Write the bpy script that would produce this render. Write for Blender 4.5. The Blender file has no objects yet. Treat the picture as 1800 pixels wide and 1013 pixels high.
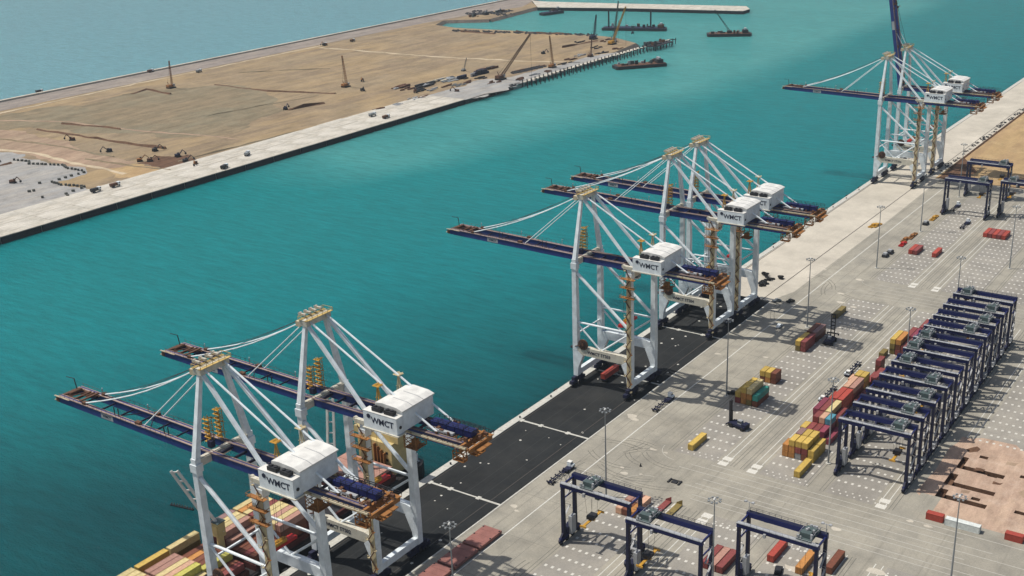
import bpy, math, random
import numpy as np
from mathutils import Matrix, Vector
random.seed(7)
SC = bpy.context.scene
COL = SC.collection
# ------------------------------------------------------------------ camera
YAW, PIT, ROL, LF = 0.58824, 0.37672, 0.02589, 0.15885
CX, CY, CAMH = 990.26, 554.85, 230.0
def _rot(yaw, pit, rol):
    cy, sy, cp, sp = math.cos(yaw), math.sin(yaw), math.cos(pit), math.sin(pit)
    fwd = np.array([-sy*cp, cy*cp, -sp]); right = np.array([cy, sy, 0.0]); down = np.cross(fwd, right)
    cr, sr = math.cos(rol), math.sin(rol)
    return np.array([cr*right+sr*down, -sr*right+cr*down, fwd])
RC = _rot(YAW, PIT, ROL)
FPX = 1800*math.exp(LF)
def at(px, py, val=0.0, axis=2):
    """survey helper: the place in the scene seen at a point of the photograph, on the plane axis = val"""
    d = RC.T @ np.array([(px-CX)/FPX, (py-CY)/FPX, 1.0]); o = np.array([0, 0, CAMH])
    t = (val-o[axis])/d[axis]; p = o+d*t
    return float(p[0]), float(p[1]), float(p[2])
def G(px, py, z=0.0):
    p = at(px, py, z); return p[0], p[1]
cam = bpy.data.cameras.new('camera'); camo = bpy.data.objects.new('camera', cam); COL.objects.link(camo)
M = Matrix(((RC[0][0], -RC[1][0], -RC[2][0], 0), (RC[0][1], -RC[1][1], -RC[2][1], 0), (RC[0][2], -RC[1][2], -RC[2][2], CAMH), (0, 0, 0, 1)))
camo.matrix_world = M
cam.sensor_width = 36; cam.sensor_fit = 'HORIZONTAL'; cam.lens = FPX/1800*36
cam.shift_x = -(CX-900)/1800; cam.shift_y = (CY-506.5)/1800
cam.clip_start = 1; cam.clip_end = 30000
SC.camera = camo
# ------------------------------------------------------------------ light
SUN = Vector((-0.48, -0.22, 1.0)).normalized()
sl = bpy.data.lights.new('sun', 'SUN'); sl.energy = 4.1; sl.angle = math.radians(.6); sl.color = (1.0, .95, .87)
so = bpy.data.objects.new('sun', sl); COL.objects.link(so)
so.rotation_euler = (-SUN).to_track_quat('-Z', 'Y').to_euler(); so.location = (0, 0, 600)
W = bpy.data.worlds.new('World'); SC.world = W; W.use_nodes = True
nt = W.node_tree; nt.nodes.clear()
sky = nt.nodes.new('ShaderNodeTexSky'); sky.sky_type = 'NISHITA'; sky.sun_disc = False
sky.sun_elevation = math.asin(SUN.z); sky.sun_rotation = math.atan2(SUN.x, SUN.y); sky.air_density = 1.3; sky.dust_density = 3.0; sky.ozone_density = 1.0
bg = nt.nodes.new('ShaderNodeBackground'); bg.inputs['Strength'].default_value = 0.085
wo = nt.nodes.new('ShaderNodeOutputWorld')
nt.links.new(sky.outputs[0], bg.inputs[0]); nt.links.new(bg.outputs[0], wo.inputs[0])
SC.view_settings.view_transform = 'Standard'; SC.view_settings.look = 'None'; SC.view_settings.exposure = 0.0; SC.view_settings.gamma = 1; SC.view_settings.use_curve_mapping = False
SC.render.engine = 'CYCLES'
SC.cycles.max_bounces = 4; SC.cycles.diffuse_bounces = 2; SC.cycles.glossy_bounces = 2; SC.cycles.volume_bounces = 0; SC.cycles.transmission_bounces = 1; SC.cycles.transparent_max_bounces = 4
SC.cycles.use_denoising = True
# ------------------------------------------------------------------ materials
def nodes(name, rough=.6, metal=0.0, spec=.4):
    m = bpy.data.materials.new(name); m.use_nodes = True
    n = m.node_tree.nodes; b = n['Principled BSDF']; b.inputs['Roughness'].default_value = rough
    b.inputs['Metallic'].default_value = metal; b.inputs['Specular IOR Level'].default_value = spec
    return m, m.node_tree, b
def rgba(c): return (c[0], c[1], c[2], 1)
class NT:
    def __init__(s, t): s.t = t; s.tc = None
    def new(s, k, **kw):
        n = s.t.nodes.new(k)
        for a, v in kw.items(): setattr(n, a, v)
        return n
    def coord(s, scale=(1, 1, 1), rot=(0, 0, 0)):
        if s.tc is None: s.tc = s.new('ShaderNodeTexCoord')
        mp = s.new('ShaderNodeMapping'); mp.inputs['Scale'].default_value = scale; mp.inputs['Rotation'].default_value = rot
        s.t.links.new(s.tc.outputs['Object'], mp.inputs[0]); return mp.outputs[0]
    def noise(s, scale, detail=3, vec=None, rough=.55):
        n = s.new('ShaderNodeTexNoise'); n.inputs['Scale'].default_value = scale; n.inputs['Detail'].default_value = detail; n.inputs['Roughness'].default_value = rough
        s.t.links.new(vec if vec is not None else s.coord(), n.inputs['Vector']); return n.outputs['Fac']
    def ramp(s, fac, stops, interp='LINEAR'):
        r = s.new('ShaderNodeValToRGB'); r.color_ramp.interpolation = interp
        e = r.color_ramp.elements
        while len(e) < len(stops): e.new(.5)
        for i, (p, c) in enumerate(stops):
            e[i].position = p; e[i].color = rgba(c) if isinstance(c, tuple) else (c, c, c, 1)
        s.t.links.new(fac, r.inputs[0]); return r.outputs[0]
    def mix(s, fac, a, b, mode='MIX'):
        m = s.new('ShaderNodeMix', data_type='RGBA', blend_type=mode)
        for sock, v in ((m.inputs[0], fac), (m.inputs[6], a), (m.inputs[7], b)):
            if isinstance(v, (int, float)): sock.default_value = v
            elif isinstance(v, tuple): sock.default_value = rgba(v)
            else: s.t.links.new(v, sock)
        return m.outputs[2]
    def bump(s, h, b, strength=.3, dist=.1):
        n = s.new('ShaderNodeBump'); n.inputs['Strength'].default_value = strength; n.inputs['Distance'].default_value = dist
        s.t.links.new(h, n.inputs['Height']); s.t.links.new(n.outputs[0], b.inputs['Normal'])
MATS = {}
def paint(name, c, rough=.5, rust=0.0, rc=(.16, .07, .03), var=.18, scale=.35, metal=0.0, spec=.35, rand=0.0):
    if name in MATS: return MATS[name]
    m, t, b = nodes(name, rough, metal, spec); k = NT(t)
    f = k.noise(scale, 4)
    col = k.mix(k.ramp(f, [(.3, 0.0), (.7, 1.0)]), tuple(x*(1-var) for x in c), tuple(min(1, x*(1+var*.6)) for x in c))
    if rust > 0:
        st = k.noise(1.1, 5, k.coord((1, 1, .25)), .7)
        col = k.mix(k.ramp(st, [(.72-rust*.4, 0.0), (.86-rust*.4, 1.0)]), col, rc)
    if rand > 0:
        oi = k.new('ShaderNodeObjectInfo'); hs = k.new('ShaderNodeHueSaturation')
        mr = k.new('ShaderNodeMapRange'); mr.inputs[3].default_value = 1-rand; mr.inputs[4].default_value = 1+rand
        t.links.new(oi.outputs['Random'], mr.inputs[0]); t.links.new(mr.outputs[0], hs.inputs['Value']); t.links.new(col, hs.inputs['Color'])
        col = hs.outputs[0]
    t.links.new(col, b.inputs['Base Color'])
    MATS[name] = m; return m
WHITE = paint('crane_white_paint', (.72, .77, .79), .45, .15, (.34, .24, .13))
AGED = paint('aged_cream_paint', (.50, .44, .31), .6, .5, (.27, .14, .05))
ROOFW = paint('roof_white', (.68, .67, .63), .5, .06, (.45, .36, .24))
BEIGE = paint('stained_white_beam', (.56, .53, .44), .55, .38, (.36, .22, .09))
YELLOW = paint('crane_yellow', (.50, .27, .035), .5, .3, (.22, .10, .03))
NAVY = paint('navy_paint', (.012, .018, .10), .5, .15, (.05, .03, .035), spec=.25)
NAVYD = paint('dark_navy_paint', (.014, .016, .042), .6, .25, (.05, .035, .03), spec=.25)
BOOMTOP = paint('walkway_rusty_grey', (.21, .155, .135), .85, .5, (.09, .05, .04), scale=.8)
RUST = paint('rust_brown', (.105, .05, .03), .85, .4, (.27, .12, .035))
RUSTO = paint('rust_orange', (.29, .125, .035), .8, .4, (.14, .06, .025))
DARK = paint('dark_steel', (.022, .022, .026), .6, .1)
RUBBER = paint('black_rubber', (.016, .016, .017), .8)
GREY = paint('light_grey_steel', (.36, .37, .38), .5, .12)
GALV = paint('galvanised_steel', (.28, .30, .31), .5, 0, metal=.3)
GREEN = paint('machinery_grey_green', (.07, .10, .10), .6, .2)
RED = paint('signal_red', (.42, .015, .015), .5, .08)
GLASS = paint('dark_glass', (.02, .03, .035), .1, spec=.8)
TEXTM = paint('navy_lettering', (.02, .025, .05), .6)
LAMP = paint('lamp_white', (.75, .75, .72), .4)
MAROON = paint('hatch_maroon', (.27, .115, .095), .7, .25, (.15, .06, .045))
HULLD = paint('ship_dark_hull', (.02, .018, .02), .6, .2, (.10, .03, .02))
HOLD = paint('ship_hold_red_brown', (.07, .016, .014), .8, .3)
SHIPY = paint('ship_cream_yellow', (.56, .44, .20), .55, .2, (.36, .22, .08))
CM = {}
for n, c in dict(yellow=(.52, .36, .085), cream=(.58, .47, .23), orange=(.46, .21, .06), maroon=(.23, .06, .055), magenta=(.23, .05, .075), red=(.38, .065, .045),
                 brown=(.17, .06, .035), peach=(.60, .36, .24), teal=(.05, .30, .24), blue=(.08, .25, .32), navy=(.03, .05, .17), white=(.62, .65, .62), grey=(.30, .30, .30),
                 olive=(.20, .15, .05), pink=(.40, .22, .17), mauve=(.27, .16, .15), lavender=(.27, .25, .36), lime=(.45, .42, .10)).items():
    CM[n] = paint('container_'+n, c, .55, .24, tuple(x*.6+.04 for x in c), rand=.14, spec=.3, scale=.8)
def m_yard(name, base, dark, light, streak=.35, spec=.2):
    m, t, b = nodes(name, .85, 0, spec); k = NT(t)
    big = k.noise(.012, 5); mid = k.noise(.09, 6, k.coord((1, 1, 1), (0, 0, .4)), .65); fine = k.noise(1.6, 5, rough=.8)
    c = k.mix(k.ramp(big, [(.35, 0.0), (.68, 1.0)]), base, light)
    c = k.mix(k.ramp(mid, [(.42, 0.0), (.72, .75)]), c, dark)
    s1 = k.noise(1.0, 4, k.coord((.55, .018, 1)), .7)
    c = k.mix(k.ramp(s1, [(.54, 0.0), (.70, streak)]), c, tuple(x*.62 for x in base))
    s2 = k.noise(1.0, 4, k.coord((.018, .5, 1)), .7)
    c = k.mix(k.ramp(s2, [(.58, 0.0), (.72, streak*.7)]), c, tuple(x*.68 for x in base))
    sp = k.noise(.35, 6, k.coord((1, 1, 1)), .8)
    c = k.mix(k.ramp(sp, [(.66, 0.0), (.76, .55)]), c, tuple(x*.45 for x in base))
    c = k.mix(k.ramp(k.noise(.05, 6, k.coord((1, .6, 1), (0, 0, 1.1)), .75), [(.60, 0.0), (.76, .5)]), c, tuple(min(1, x*1.35) for x in light))
    c = k.mix(.5, c, k.ramp(fine, [(.3, .62), (.7, 1.25)]), 'MULTIPLY')
    c = k.mix(.75, c, k.ramp(k.noise(.03, 7, k.coord((1, 1, 1), (0, 0, 2.0)), .72), [(.30, .74), (.5, 1.04), (.70, 1.26)]), 'MULTIPLY')
    c = k.mix(1.0, c, (1.13, 1.13, 1.13), 'MULTIPLY')
    t.links.new(c, b.inputs['Base Color']); k.bump(fine, b, .25, .05)
    return m
YARD = m_yard('yard_concrete', (.262, .244, .202), (.19, .182, .158), (.325, .302, .248), .5)
BLOCK = m_yard('stacking_block_paving', (.242, .226, .198), (.195, .185, .168), (.285, .265, .228), .35)
PALE = m_yard('pale_new_concrete', (.415, .38, .315), (.37, .34, .285), (.47, .43, .36), .12)
ASPH = m_yard('asphalt', (.019, .021, .022), (.012, .014, .016), (.032, .032, .031), .5, spec=.12)
def m_ground(name, cols, sc=1.0, rot=.3, stripe=(.05, .006)):
    m, t, b = nodes(name, .95, 0, .1); k = NT(t)
    a = k.noise(.006*sc, 6, rough=.6); d = k.noise(1.0, 5, k.coord((stripe[0]*sc, stripe[1]*sc, 1), (0, 0, rot)), .65)
    f = k.noise(.25*sc, 6, rough=.8); e = k.noise(.022*sc, 6, rough=.7)
    c = k.mix(k.ramp(a, [(.40, 0.0), (.60, 1.0)]), cols[0], cols[1])
    c = k.mix(k.ramp(d, [(.44, 0.0), (.60, .85)]), c, cols[2])
    c = k.mix(k.ramp(e, [(.52, 0.0), (.66, .6)]), c, cols[3])
    c = k.mix(.55, c, k.ramp(f, [(.25, .60), (.75, 1.3)]), 'MULTIPLY')
    c = k.mix(.8, c, k.ramp(k.noise(.035*sc, 7, k.coord((1, .45, 1), (0, 0, rot+1.2)), .75), [(.30, .66), (.5, 1.0), (.72, 1.3)]), 'MULTIPLY')
    t.links.new(c, b.inputs['Base Color']); k.bump(f, b, .6, .6)
    return m
SAND = m_ground('island_sand', [(.325, .238, .135), (.275, .215, .14), (.225, .17, .115), (.36, .27, .165)], 1.6)
SANDG = m_ground('greenish_fill', [(.25, .195, .125), (.215, .19, .13), (.19, .155, .10), (.285, .22, .14)], 2.2)
SANDR = m_ground('mainland_sand', [(.43, .30, .155), (.40, .28, .145), (.36, .245, .135), (.46, .34, .19)], 2)
GRAVEL = m_ground('pale_grey_gravel', [(.33, .325, .315), (.29, .29, .285), (.36, .335, .30), (.24, .235, .23)], 3)
TRACK = m_ground('pale_track', [(.52, .43, .30), (.50, .41, .29), (.46, .37, .25), (.55, .46, .34)], 2)
ROADG = m_ground('causeway_road', [(.27, .235, .205), (.30, .255, .215), (.22, .19, .175), (.33, .285, .24)], 2, 0.0, (.12, .004))
PITS = m_ground('pink_excavated_ground', [(.50, .36, .265), (.46, .33, .25), (.40, .28, .21), (.55, .42, .33)], 6)
SOIL = m_ground('dark_damp_soil', [(.125, .07, .045), (.095, .055, .036), (.16, .09, .055), (.19, .115, .07)], 8)
QUAYI = m_ground('pale_quay_concrete', [(.50, .47, .40), (.55, .52, .46), (.44, .40, .33), (.60, .57, .51)], 4, 0, (.10, .01))
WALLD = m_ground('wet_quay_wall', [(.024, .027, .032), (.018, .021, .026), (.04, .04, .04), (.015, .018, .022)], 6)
REVET = m_ground('rock_revetment', [(.13, .115, .10), (.10, .09, .08), (.17, .145, .12), (.08, .072, .065)], 8)
LINE = paint('worn_white_line_paint', (.60, .59, .54), .8, .25, (.36, .34, .30), scale=1)
LINEF = paint('faded_line_paint', (.42, .40, .35), .85, .3, (.30, .28, .25), scale=1)
PAD = paint('white_ground_pad', (.60, .58, .52), .8, .2, (.42, .40, .35), scale=2)
COPE = paint('coping_concrete', (.50, .49, .44), .8, .3, (.30, .29, .26), scale=.6)
RAILM = paint('crane_rail_slot', (.05, .045, .04), .8)
STRIP = paint('dark_runway_edge', (.13, .125, .11), .9, .3, (.20, .19, .17))
def m_water(name, cols, refl):
    m, t, b = nodes(name, .13, 0, refl); k = NT(t)
    b.inputs['IOR'].default_value = 1.33
    b.subsurface_method = 'BURLEY'; b.inputs['Subsurface Weight'].default_value = 1.0; b.inputs['Subsurface Radius'].default_value = (.5, 1, 1); b.inputs['Subsurface Scale'].default_value = 34.0
    a = k.noise(.0022, 5, k.coord((1, 1, 1)), .5); d = k.noise(1.0, 4, k.coord((.003, .012, 1), (0, 0, -.7)), .6)
    y = k.new('ShaderNodeSeparateXYZ'); t.links.new(k.coord(), y.inputs[0])
    # colour turns paler along and away from the quay; silt plume at far end
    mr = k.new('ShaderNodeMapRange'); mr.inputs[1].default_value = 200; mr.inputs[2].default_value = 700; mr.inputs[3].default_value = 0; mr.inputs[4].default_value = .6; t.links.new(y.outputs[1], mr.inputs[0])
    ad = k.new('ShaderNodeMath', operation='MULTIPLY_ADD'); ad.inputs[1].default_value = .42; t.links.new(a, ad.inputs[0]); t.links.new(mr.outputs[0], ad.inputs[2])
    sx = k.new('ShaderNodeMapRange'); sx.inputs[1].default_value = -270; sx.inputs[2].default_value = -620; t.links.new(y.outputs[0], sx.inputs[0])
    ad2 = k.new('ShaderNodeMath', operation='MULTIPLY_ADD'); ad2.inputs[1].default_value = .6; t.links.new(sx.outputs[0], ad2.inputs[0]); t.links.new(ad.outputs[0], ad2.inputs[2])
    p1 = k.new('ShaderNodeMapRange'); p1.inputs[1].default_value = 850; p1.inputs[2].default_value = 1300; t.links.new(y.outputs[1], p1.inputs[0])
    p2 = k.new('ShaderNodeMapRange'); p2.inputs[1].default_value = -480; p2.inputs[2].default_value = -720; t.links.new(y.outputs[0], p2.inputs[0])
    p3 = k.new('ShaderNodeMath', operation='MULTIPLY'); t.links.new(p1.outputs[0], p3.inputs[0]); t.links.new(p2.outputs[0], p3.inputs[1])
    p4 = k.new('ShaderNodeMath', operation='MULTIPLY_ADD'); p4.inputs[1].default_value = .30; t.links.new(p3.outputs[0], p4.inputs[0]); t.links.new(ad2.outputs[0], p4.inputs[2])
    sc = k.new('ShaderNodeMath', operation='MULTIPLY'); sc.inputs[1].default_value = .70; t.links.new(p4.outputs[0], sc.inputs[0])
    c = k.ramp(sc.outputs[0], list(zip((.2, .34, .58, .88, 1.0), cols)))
    c = k.mix(k.ramp(d, [(.40, 0.0), (.75, .25)]), c, cols[2])
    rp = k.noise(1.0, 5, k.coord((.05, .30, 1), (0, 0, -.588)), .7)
    c = k.mix(.8, c, k.ramp(rp, [(.30, .72), (.70, 1.22)]), 'MULTIPLY')  # light and dark of the ripples painted into the colour, streaked along the crests
    t.links.new(c, b.inputs['Base Color'])
    w1 = k.noise(.22, 5, k.coord((1, 1.6, 1), (0, 0, .5)), .65); w2 = k.noise(.05, 3, k.coord((1, 1, 1)), .5); w3 = k.noise(.9, 3, k.coord((1, 1.4, 1), (0, 0, .3)))
    s = k.mix(.8, w1, w2, 'ADD'); s = k.mix(.3, s, w3, 'ADD')
    k.bump(s, b, 1.0, 1.3)
    return m
BLUE = paint('boom_blue', (.024, .042, .18), .45, .10, (.06, .04, .05), spec=.3)
EDGE = paint('boom_edge_walkway', (.36, .27, .23), .8, .45, (.17, .08, .05), scale=.8)
WATER = m_water('harbour_water', [(.001, .042, .050), (.001, .056, .066), (.002, .170, .186), (.004, .196, .204), (.07, .31, .30)], .10)
OUTER = m_water('outer_sea', [(.125, .30, .35), (.13, .31, .36), (.135, .32, .37), (.14, .33, .38), (.14, .33, .38)], .25)  # pale shoal tint, with distance haze painted into the base colour
# ------------------------------------------------------------------ mesh helpers
I4 = Matrix.Identity(4)
class MB:
    def __init__(s, T=None): s.v = []; s.f = []; s.T = T
    def add(s, vs, fs):
        o = len(s.v)
        if s.T is not None: vs = [tuple(s.T @ Vector(p)) for p in vs]
        s.v += [tuple(p) for p in vs]; s.f += [tuple(i+o for i in f) for f in fs]; return s
    def box(s, x0, x1, y0, y1, z0, z1):
        return s.add([(x0, y0, z0), (x1, y0, z0), (x1, y1, z0), (x0, y1, z0), (x0, y0, z1), (x1, y0, z1), (x1, y1, z1), (x0, y1, z1)],
                     [(0, 3, 2, 1), (4, 5, 6, 7), (0, 1, 5, 4), (1, 2, 6, 5), (2, 3, 7, 6), (3, 0, 4, 7)])
    def bar(s, a, b, w, h=None, w2=None, h2=None, up=(0, 0, 1)):
        h = h or w; w2 = w2 or w; h2 = h2 or h
        a = Vector(a); b = Vector(b); d = (b-a).normalized(); u = Vector(up)
        if abs(d.dot(u)) > .98: u = Vector((0, 1, 0))
        sx = d.cross(u).normalized(); sy = sx.cross(d).normalized()
        vs = []
        for p, ww, hh in ((a, w, h), (b, w2, h2)):
            for i, j in ((-1, -1), (1, -1), (1, 1), (-1, 1)): vs.append(p+sx*(ww/2*i)+sy*(hh/2*j))
        return s.add(vs, [(3, 2, 1, 0), (4, 5, 6, 7), (0, 1, 5, 4), (1, 2, 6, 5), (2, 3, 7, 6), (3, 0, 4, 7)])
    def tube(s, a, b, r, n=8, r2=None):
        r2 = r if r2 is None else r2
        a = Vector(a); b = Vector(b); d = (b-a).normalized(); u = Vector((0, 0, 1)) if abs(d.z) < .95 else Vector((0, 1, 0))
        sx = d.cross(u).normalized(); sy = sx.cross(d)
        vs = []
        for p, rr in ((a, r), (b, r2)):
            for i in range(n):
                t = 2*math.pi*i/n; vs.append(p+sx*(rr*math.cos(t))+sy*(rr*math.sin(t)))
        fs = [(i, (i+1) % n, n+(i+1) % n, n+i) for i in range(n)]+[tuple(range(n-1, -1, -1)), tuple(range(n, 2*n))]
        return s.add(vs, fs)
    def path(s, pts, r, n=5):
        for a, b in zip(pts[:-1], pts[1:]): s.tube(a, b, r, n)
        return s
    def prism(s, pts, z0, z1):
        n = len(pts)
        ar = sum(pts[i][0]*pts[(i+1) % n][1]-pts[(i+1) % n][0]*pts[i][1] for i in range(n))
        if ar < 0: pts = pts[::-1]
        return s.add([(p[0], p[1], z0) for p in pts]+[(p[0], p[1], z1) for p in pts],
                     [tuple(range(n-1, -1, -1)), tuple(range(n, 2*n))]+[(i, (i+1) % n, n+(i+1) % n, n+i) for i in range(n)])
    def prismy(s, pts, y0, y1):
        n = len(pts)
        return s.add([(p[0], y0, p[1]) for p in pts]+[(p[0], y1, p[1]) for p in pts],
                     [tuple(range(n)), tuple(range(2*n-1, n-1, -1))]+[(i, n+i, n+(i+1) % n, (i+1) % n) for i in range(n)])
    def sheet(s, pts, z):
        n = len(pts)
        ar = sum(pts[i][0]*pts[(i+1) % n][1]-pts[(i+1) % n][0]*pts[i][1] for i in range(n))
        if ar < 0: pts = pts[::-1]
        return s.add([(p[0], p[1], z) for p in pts], [tuple(range(n))])
    def mesh(s, name, mat=None):
        me = bpy.data.meshes.new(name); me.from_pydata(s.v, [], s.f); me.update()
        if mat: me.materials.append(mat)
        return me
    def build(s, name, mat, parent=None, loc=None):
        return link(name, s.mesh(name, mat), parent, loc)
def link(name, me, parent=None, loc=None, mat=None, rz=None):
    o = bpy.data.objects.new(name, me); COL.objects.link(o)
    if parent: o.parent = parent
    if loc is not None: o.location = loc
    if rz is not None: o.rotation_euler = (0, 0, rz)
    if mat is not None:
        o.material_slots[0].link = 'OBJECT'; o.material_slots[0].material = mat
    return o
def tag(o, label=None, cat=None, group=None, kind=None):
    if label: o['label'] = label
    if cat: o['category'] = cat
    if group: o['group'] = group
    if kind: o['kind'] = kind
    return o
def thing(name, loc=(0, 0, 0), label=None, cat=None, group=None, rz=0):
    o = bpy.data.objects.new(name, None); COL.objects.link(o); o.location = loc; o.rotation_euler = (0, 0, rz); o.empty_display_size = 1
    return tag(o, label, cat, group)
def copy_tree(o, parent=None, skip=()):
    c = o.copy(); COL.objects.link(c); c.parent = parent
    for ch in o.children:
        if ch.name.split('.')[0] in skip: continue
        copy_tree(ch, c, skip)
    return c
def struct(mb, name, mat, parent=None):
    o = mb.build(name, mat, parent)
    if parent is None: o['kind'] = 'structure'
    return o
TXT = {}
def text_mesh(s, size):
    if (s, size) in TXT: return TXT[(s, size)]
    cu = bpy.data.curves.new('lettering', 'FONT'); cu.body = s; cu.size = size; cu.extrude = .03; cu.offset = size*.018; cu.align_x = 'CENTER'; cu.align_y = 'CENTER'; cu.resolution_u = 2
    o = bpy.data.objects.new('lettering_source', cu); COL.objects.link(o)
    dg = bpy.context.evaluated_depsgraph_get(); dg.update()
    me = bpy.data.meshes.new_from_object(o.evaluated_get(dg)); bpy.data.objects.remove(o)
    me.materials.clear(); me.materials.append(TEXTM); TXT[(s, size)] = me; return me
ORD = ['first', 'second', 'third', 'fourth', 'fifth', 'sixth', 'seventh', 'eighth', 'ninth', 'tenth', 'eleventh', 'twelfth', 'thirteenth', 'fourteenth', 'fifteenth', 'sixteenth', 'seventeenth', 'eighteenth', 'nineteenth', 'twentieth']
# ------------------------------------------------------------------ water and land
WZ = -3.2
TYREM = paint('tyre_blackening', (.135, .128, .11), .9, .6, (.25, .233, .19), scale=.5)
def _nth(i):
    return str(i)+('th' if 10 < i % 100 < 14 else {1: 'st', 2: 'nd', 3: 'rd'}.get(i % 10, 'th'))
struct(MB().sheet([(-1128, -1500), (5000, -1500), (5000, 9000), (-1128, 9000)], WZ), 'harbour_water', WATER)
struct(MB().sheet([(-9000, -3000), (-1128, -3000), (-1128, 14000), (-9000, 14000)], WZ), 'open_sea', OUTER)
# mainland: one land body with the trench holes left open in its top
P_T = []
def tr(*pts): return [G(*p) for p in pts]
trench_px = [[(1643, 872), (1654, 858), (1668, 861), (1664, 868), (1735, 889), (1730, 897)],
             [(1658, 850), (1670, 831), (1685, 835), (1681, 843), (1754, 860), (1751, 865)],
             [(1680, 822), (1690, 802), (1704, 805), (1701, 812), (1773, 828), (1768, 834)]]
def rect_of(cx0, cx1, y0, y1): return (cx0, cx1, y0, y1)
TR = []   # rectangles x0,x1,y0,y1 of open trenches
for px in trench_px:
    w = [G(*p) for p in px]
    xa, ya = w[0]; xb = w[2][0]; yb = w[1][1]; xe = (w[4][0]+w[5][0])/2
    TR.append((xa, xb, ya, yb)); TR.append((xb, xe, ya, ya+3.0))
for a, b in (((1722, 803), (1735, 807)), ((1736, 835), (1751, 840)), ((1707, 876), (1721, 880)), ((1783, 900), (1800, 905)), ((1793, 838), (1800, 842))):
    A = G(*a); B = G(*b); TR.append((A[0], B[0]+.2, A[1]-.9, A[1]+1.3))
XS = sorted({-237.5, 420.0} | {v for r in TR for v in r[:2]}); YS = sorted({-150.0, 838.0} | {v for r in TR for v in r[2:]})
PX0, PX1, PY0, PY1 = -107.5, -52.0, 386.0, 452.0
XS = sorted(set(XS) | {PX0, PX1}); YS = sorted(set(YS) | {PY0, PY1})
yard = MB()
for i in range(len(XS)-1):
    for j in range(len(YS)-1):
        cx, cy = (XS[i]+XS[i+1])/2, (YS[j]+YS[j+1])/2
        if any(r[0] < cx < r[1] and r[2] < cy < r[3] for r in TR): continue
        yard.sheet([(XS[i], YS[j]), (XS[i+1], YS[j]), (XS[i+1], YS[j+1]), (XS[i], YS[j+1])], 0)
struct(yard, 'yard_pavement', YARD)
# quay: pale strip, asphalt, land beyond
q = MB(); q.sheet([(-272, 555.3), (-237.5, 555.3), (-237.5, 1700), (-272, 1700)], 0); struct(q, 'new_quay_pavement', PALE)
q = MB(); q.sheet([(-237.5, 560), (-233, 575), (-232, 690), (-233.5, 838), (-237.5, 838)], .004); struct(q, 'pale_apron_strip', PALE)
q = MB(); q.sheet([(-272, -150), (-237.5, -150), (-237.5, 555.3), (-272, 555.3)], 0); struct(q, 'asphalt_crane_track', ASPH)
q = MB(); q.sheet([(-237.5, 838), (900, 838), (900, 2500), (-237.5, 2500)], 0); struct(q, 'mainland_sand', SANDR)
q = MB(); q.sheet([(-237.5, 838), (-205, 838), (-140, 846), (-60, 850), (-60, 842), (-140, 838.5)], .01); q.sheet([(-236, 838), (-222, 838), (-216, 868), (-236, 905)], .012); struct(q, 'reddish_dirt_strip', SOIL)
# body of the land under the sheets (side faces only matter at the quay)
b = MB(); b.box(-274.9, 900, -150, 1700, -8, -2.2); struct(b, 'land_base', SOIL)
wall = MB(); wall.box(-275.0, -272.0, -150, 1700, -8, -.9)
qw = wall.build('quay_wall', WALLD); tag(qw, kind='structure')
cb = MB().box(-275.3, -272.02, .06, 11.94, -.9, .28).mesh('coping_block', COPE)
for k in range(96):
    o = link('coping_block', cb, qw, (0, 96+12*k, 0)); o.scale = (1, 1, 1+random.uniform(-.15, .15))
cb2 = MB().box(-275.3, -272.02, 0, 246, -.9, .25); cb2.build('coping_beam', COPE, qw, (0, -150, 0)); MB().box(-275.3, -272.02, 1248, 1700, -.9, .25).build('coping_beam', COPE, qw)
# bollards and fenders on the quay edge
bm = MB(); bm.tube((0, 0, 0), (0, 0, .55), .28, 8); bm.tube((0, 0, .55), (0, 0, .85), .45, 8, .36)
bme = bm.mesh('bollard', DARK)
fm = MB(); fm.box(-.9, 0, -.9, .9, -2.2, .35); fm.box(-1.15, -.9, -1.2, 1.2, -2.5, .1); fme = fm.mesh('fender', RUBBER)
for k in range(34):
    y = 182+24*k
    tag(link('mooring_bollard', bme, None, (-273.2, y, .25)), 'black mooring bollard on the pale quay coping, %s from the near end' % _nth(k+1), 'bollard', 'bollards along the quay edge')
    tag(link('quay_fender', fme, None, (-275.3, y+8, .1)), 'black rubber fender on the quay face, %s from the near end' % _nth(k+1), 'fender', 'fenders along the quay edge')
# crane rails, cable slot and white cable covers
r = MB(); r.box(-271.35, -271.0, -100, 900, .0, .05); struct(r, 'water_side_crane_rail', RAILM)
r = MB(); r.box(-243.2, -242.75, -100, 1100, .0, .05); struct(r, 'land_side_crane_rail', RAILM)
r = MB(); r.box(-238.1, -237.5, -150, 555, .0, .10); struct(r, 'asphalt_edge_kerb', COPE)
r = MB()
for x in (-262.5, -254.6, -247.9): r.sheet([(x-.07, -100), (x+.07, -100), (x+.07, 554), (x-.07, 554)], .008)
struct(r, 'asphalt_lane_marks', paint('worn_asphalt_joint', (.045, .046, .044), .9))
for y in (311.0, 372.8, 434.0, 496.0):
    s = MB(); s.box(-271, -262, y-.5, y+.5, 0, .10); s.box(-261, -248.5, y-.35, y+.35, 0, .09); s.box(-247.5, -238.1, y-.5, y+.5, 0, .10); s.box(-262.2, -260.6, y-1.1, y+1.1, 0, .14); s.box(-248.8, -247.2, y-1.1, y+1.1, 0, .14); s.box(-272, -270.6, y-1.2, y+1.2, 0, .14)
    struct(s, 'white_cable_cover', COPE)
pc = MB()
for k in range(60):
    x, y = random.uniform(-268, -240), random.uniform(220, 550); a = random.uniform(.3, .8); c = random.uniform(0, 3)
    pc.sheet([(x+a*random.uniform(.7, 1.3)*math.cos(c+t*1.2566), y+a*random.uniform(.7, 1.3)*math.sin(c+t*1.2566)) for t in range(5)], .016)
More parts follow.
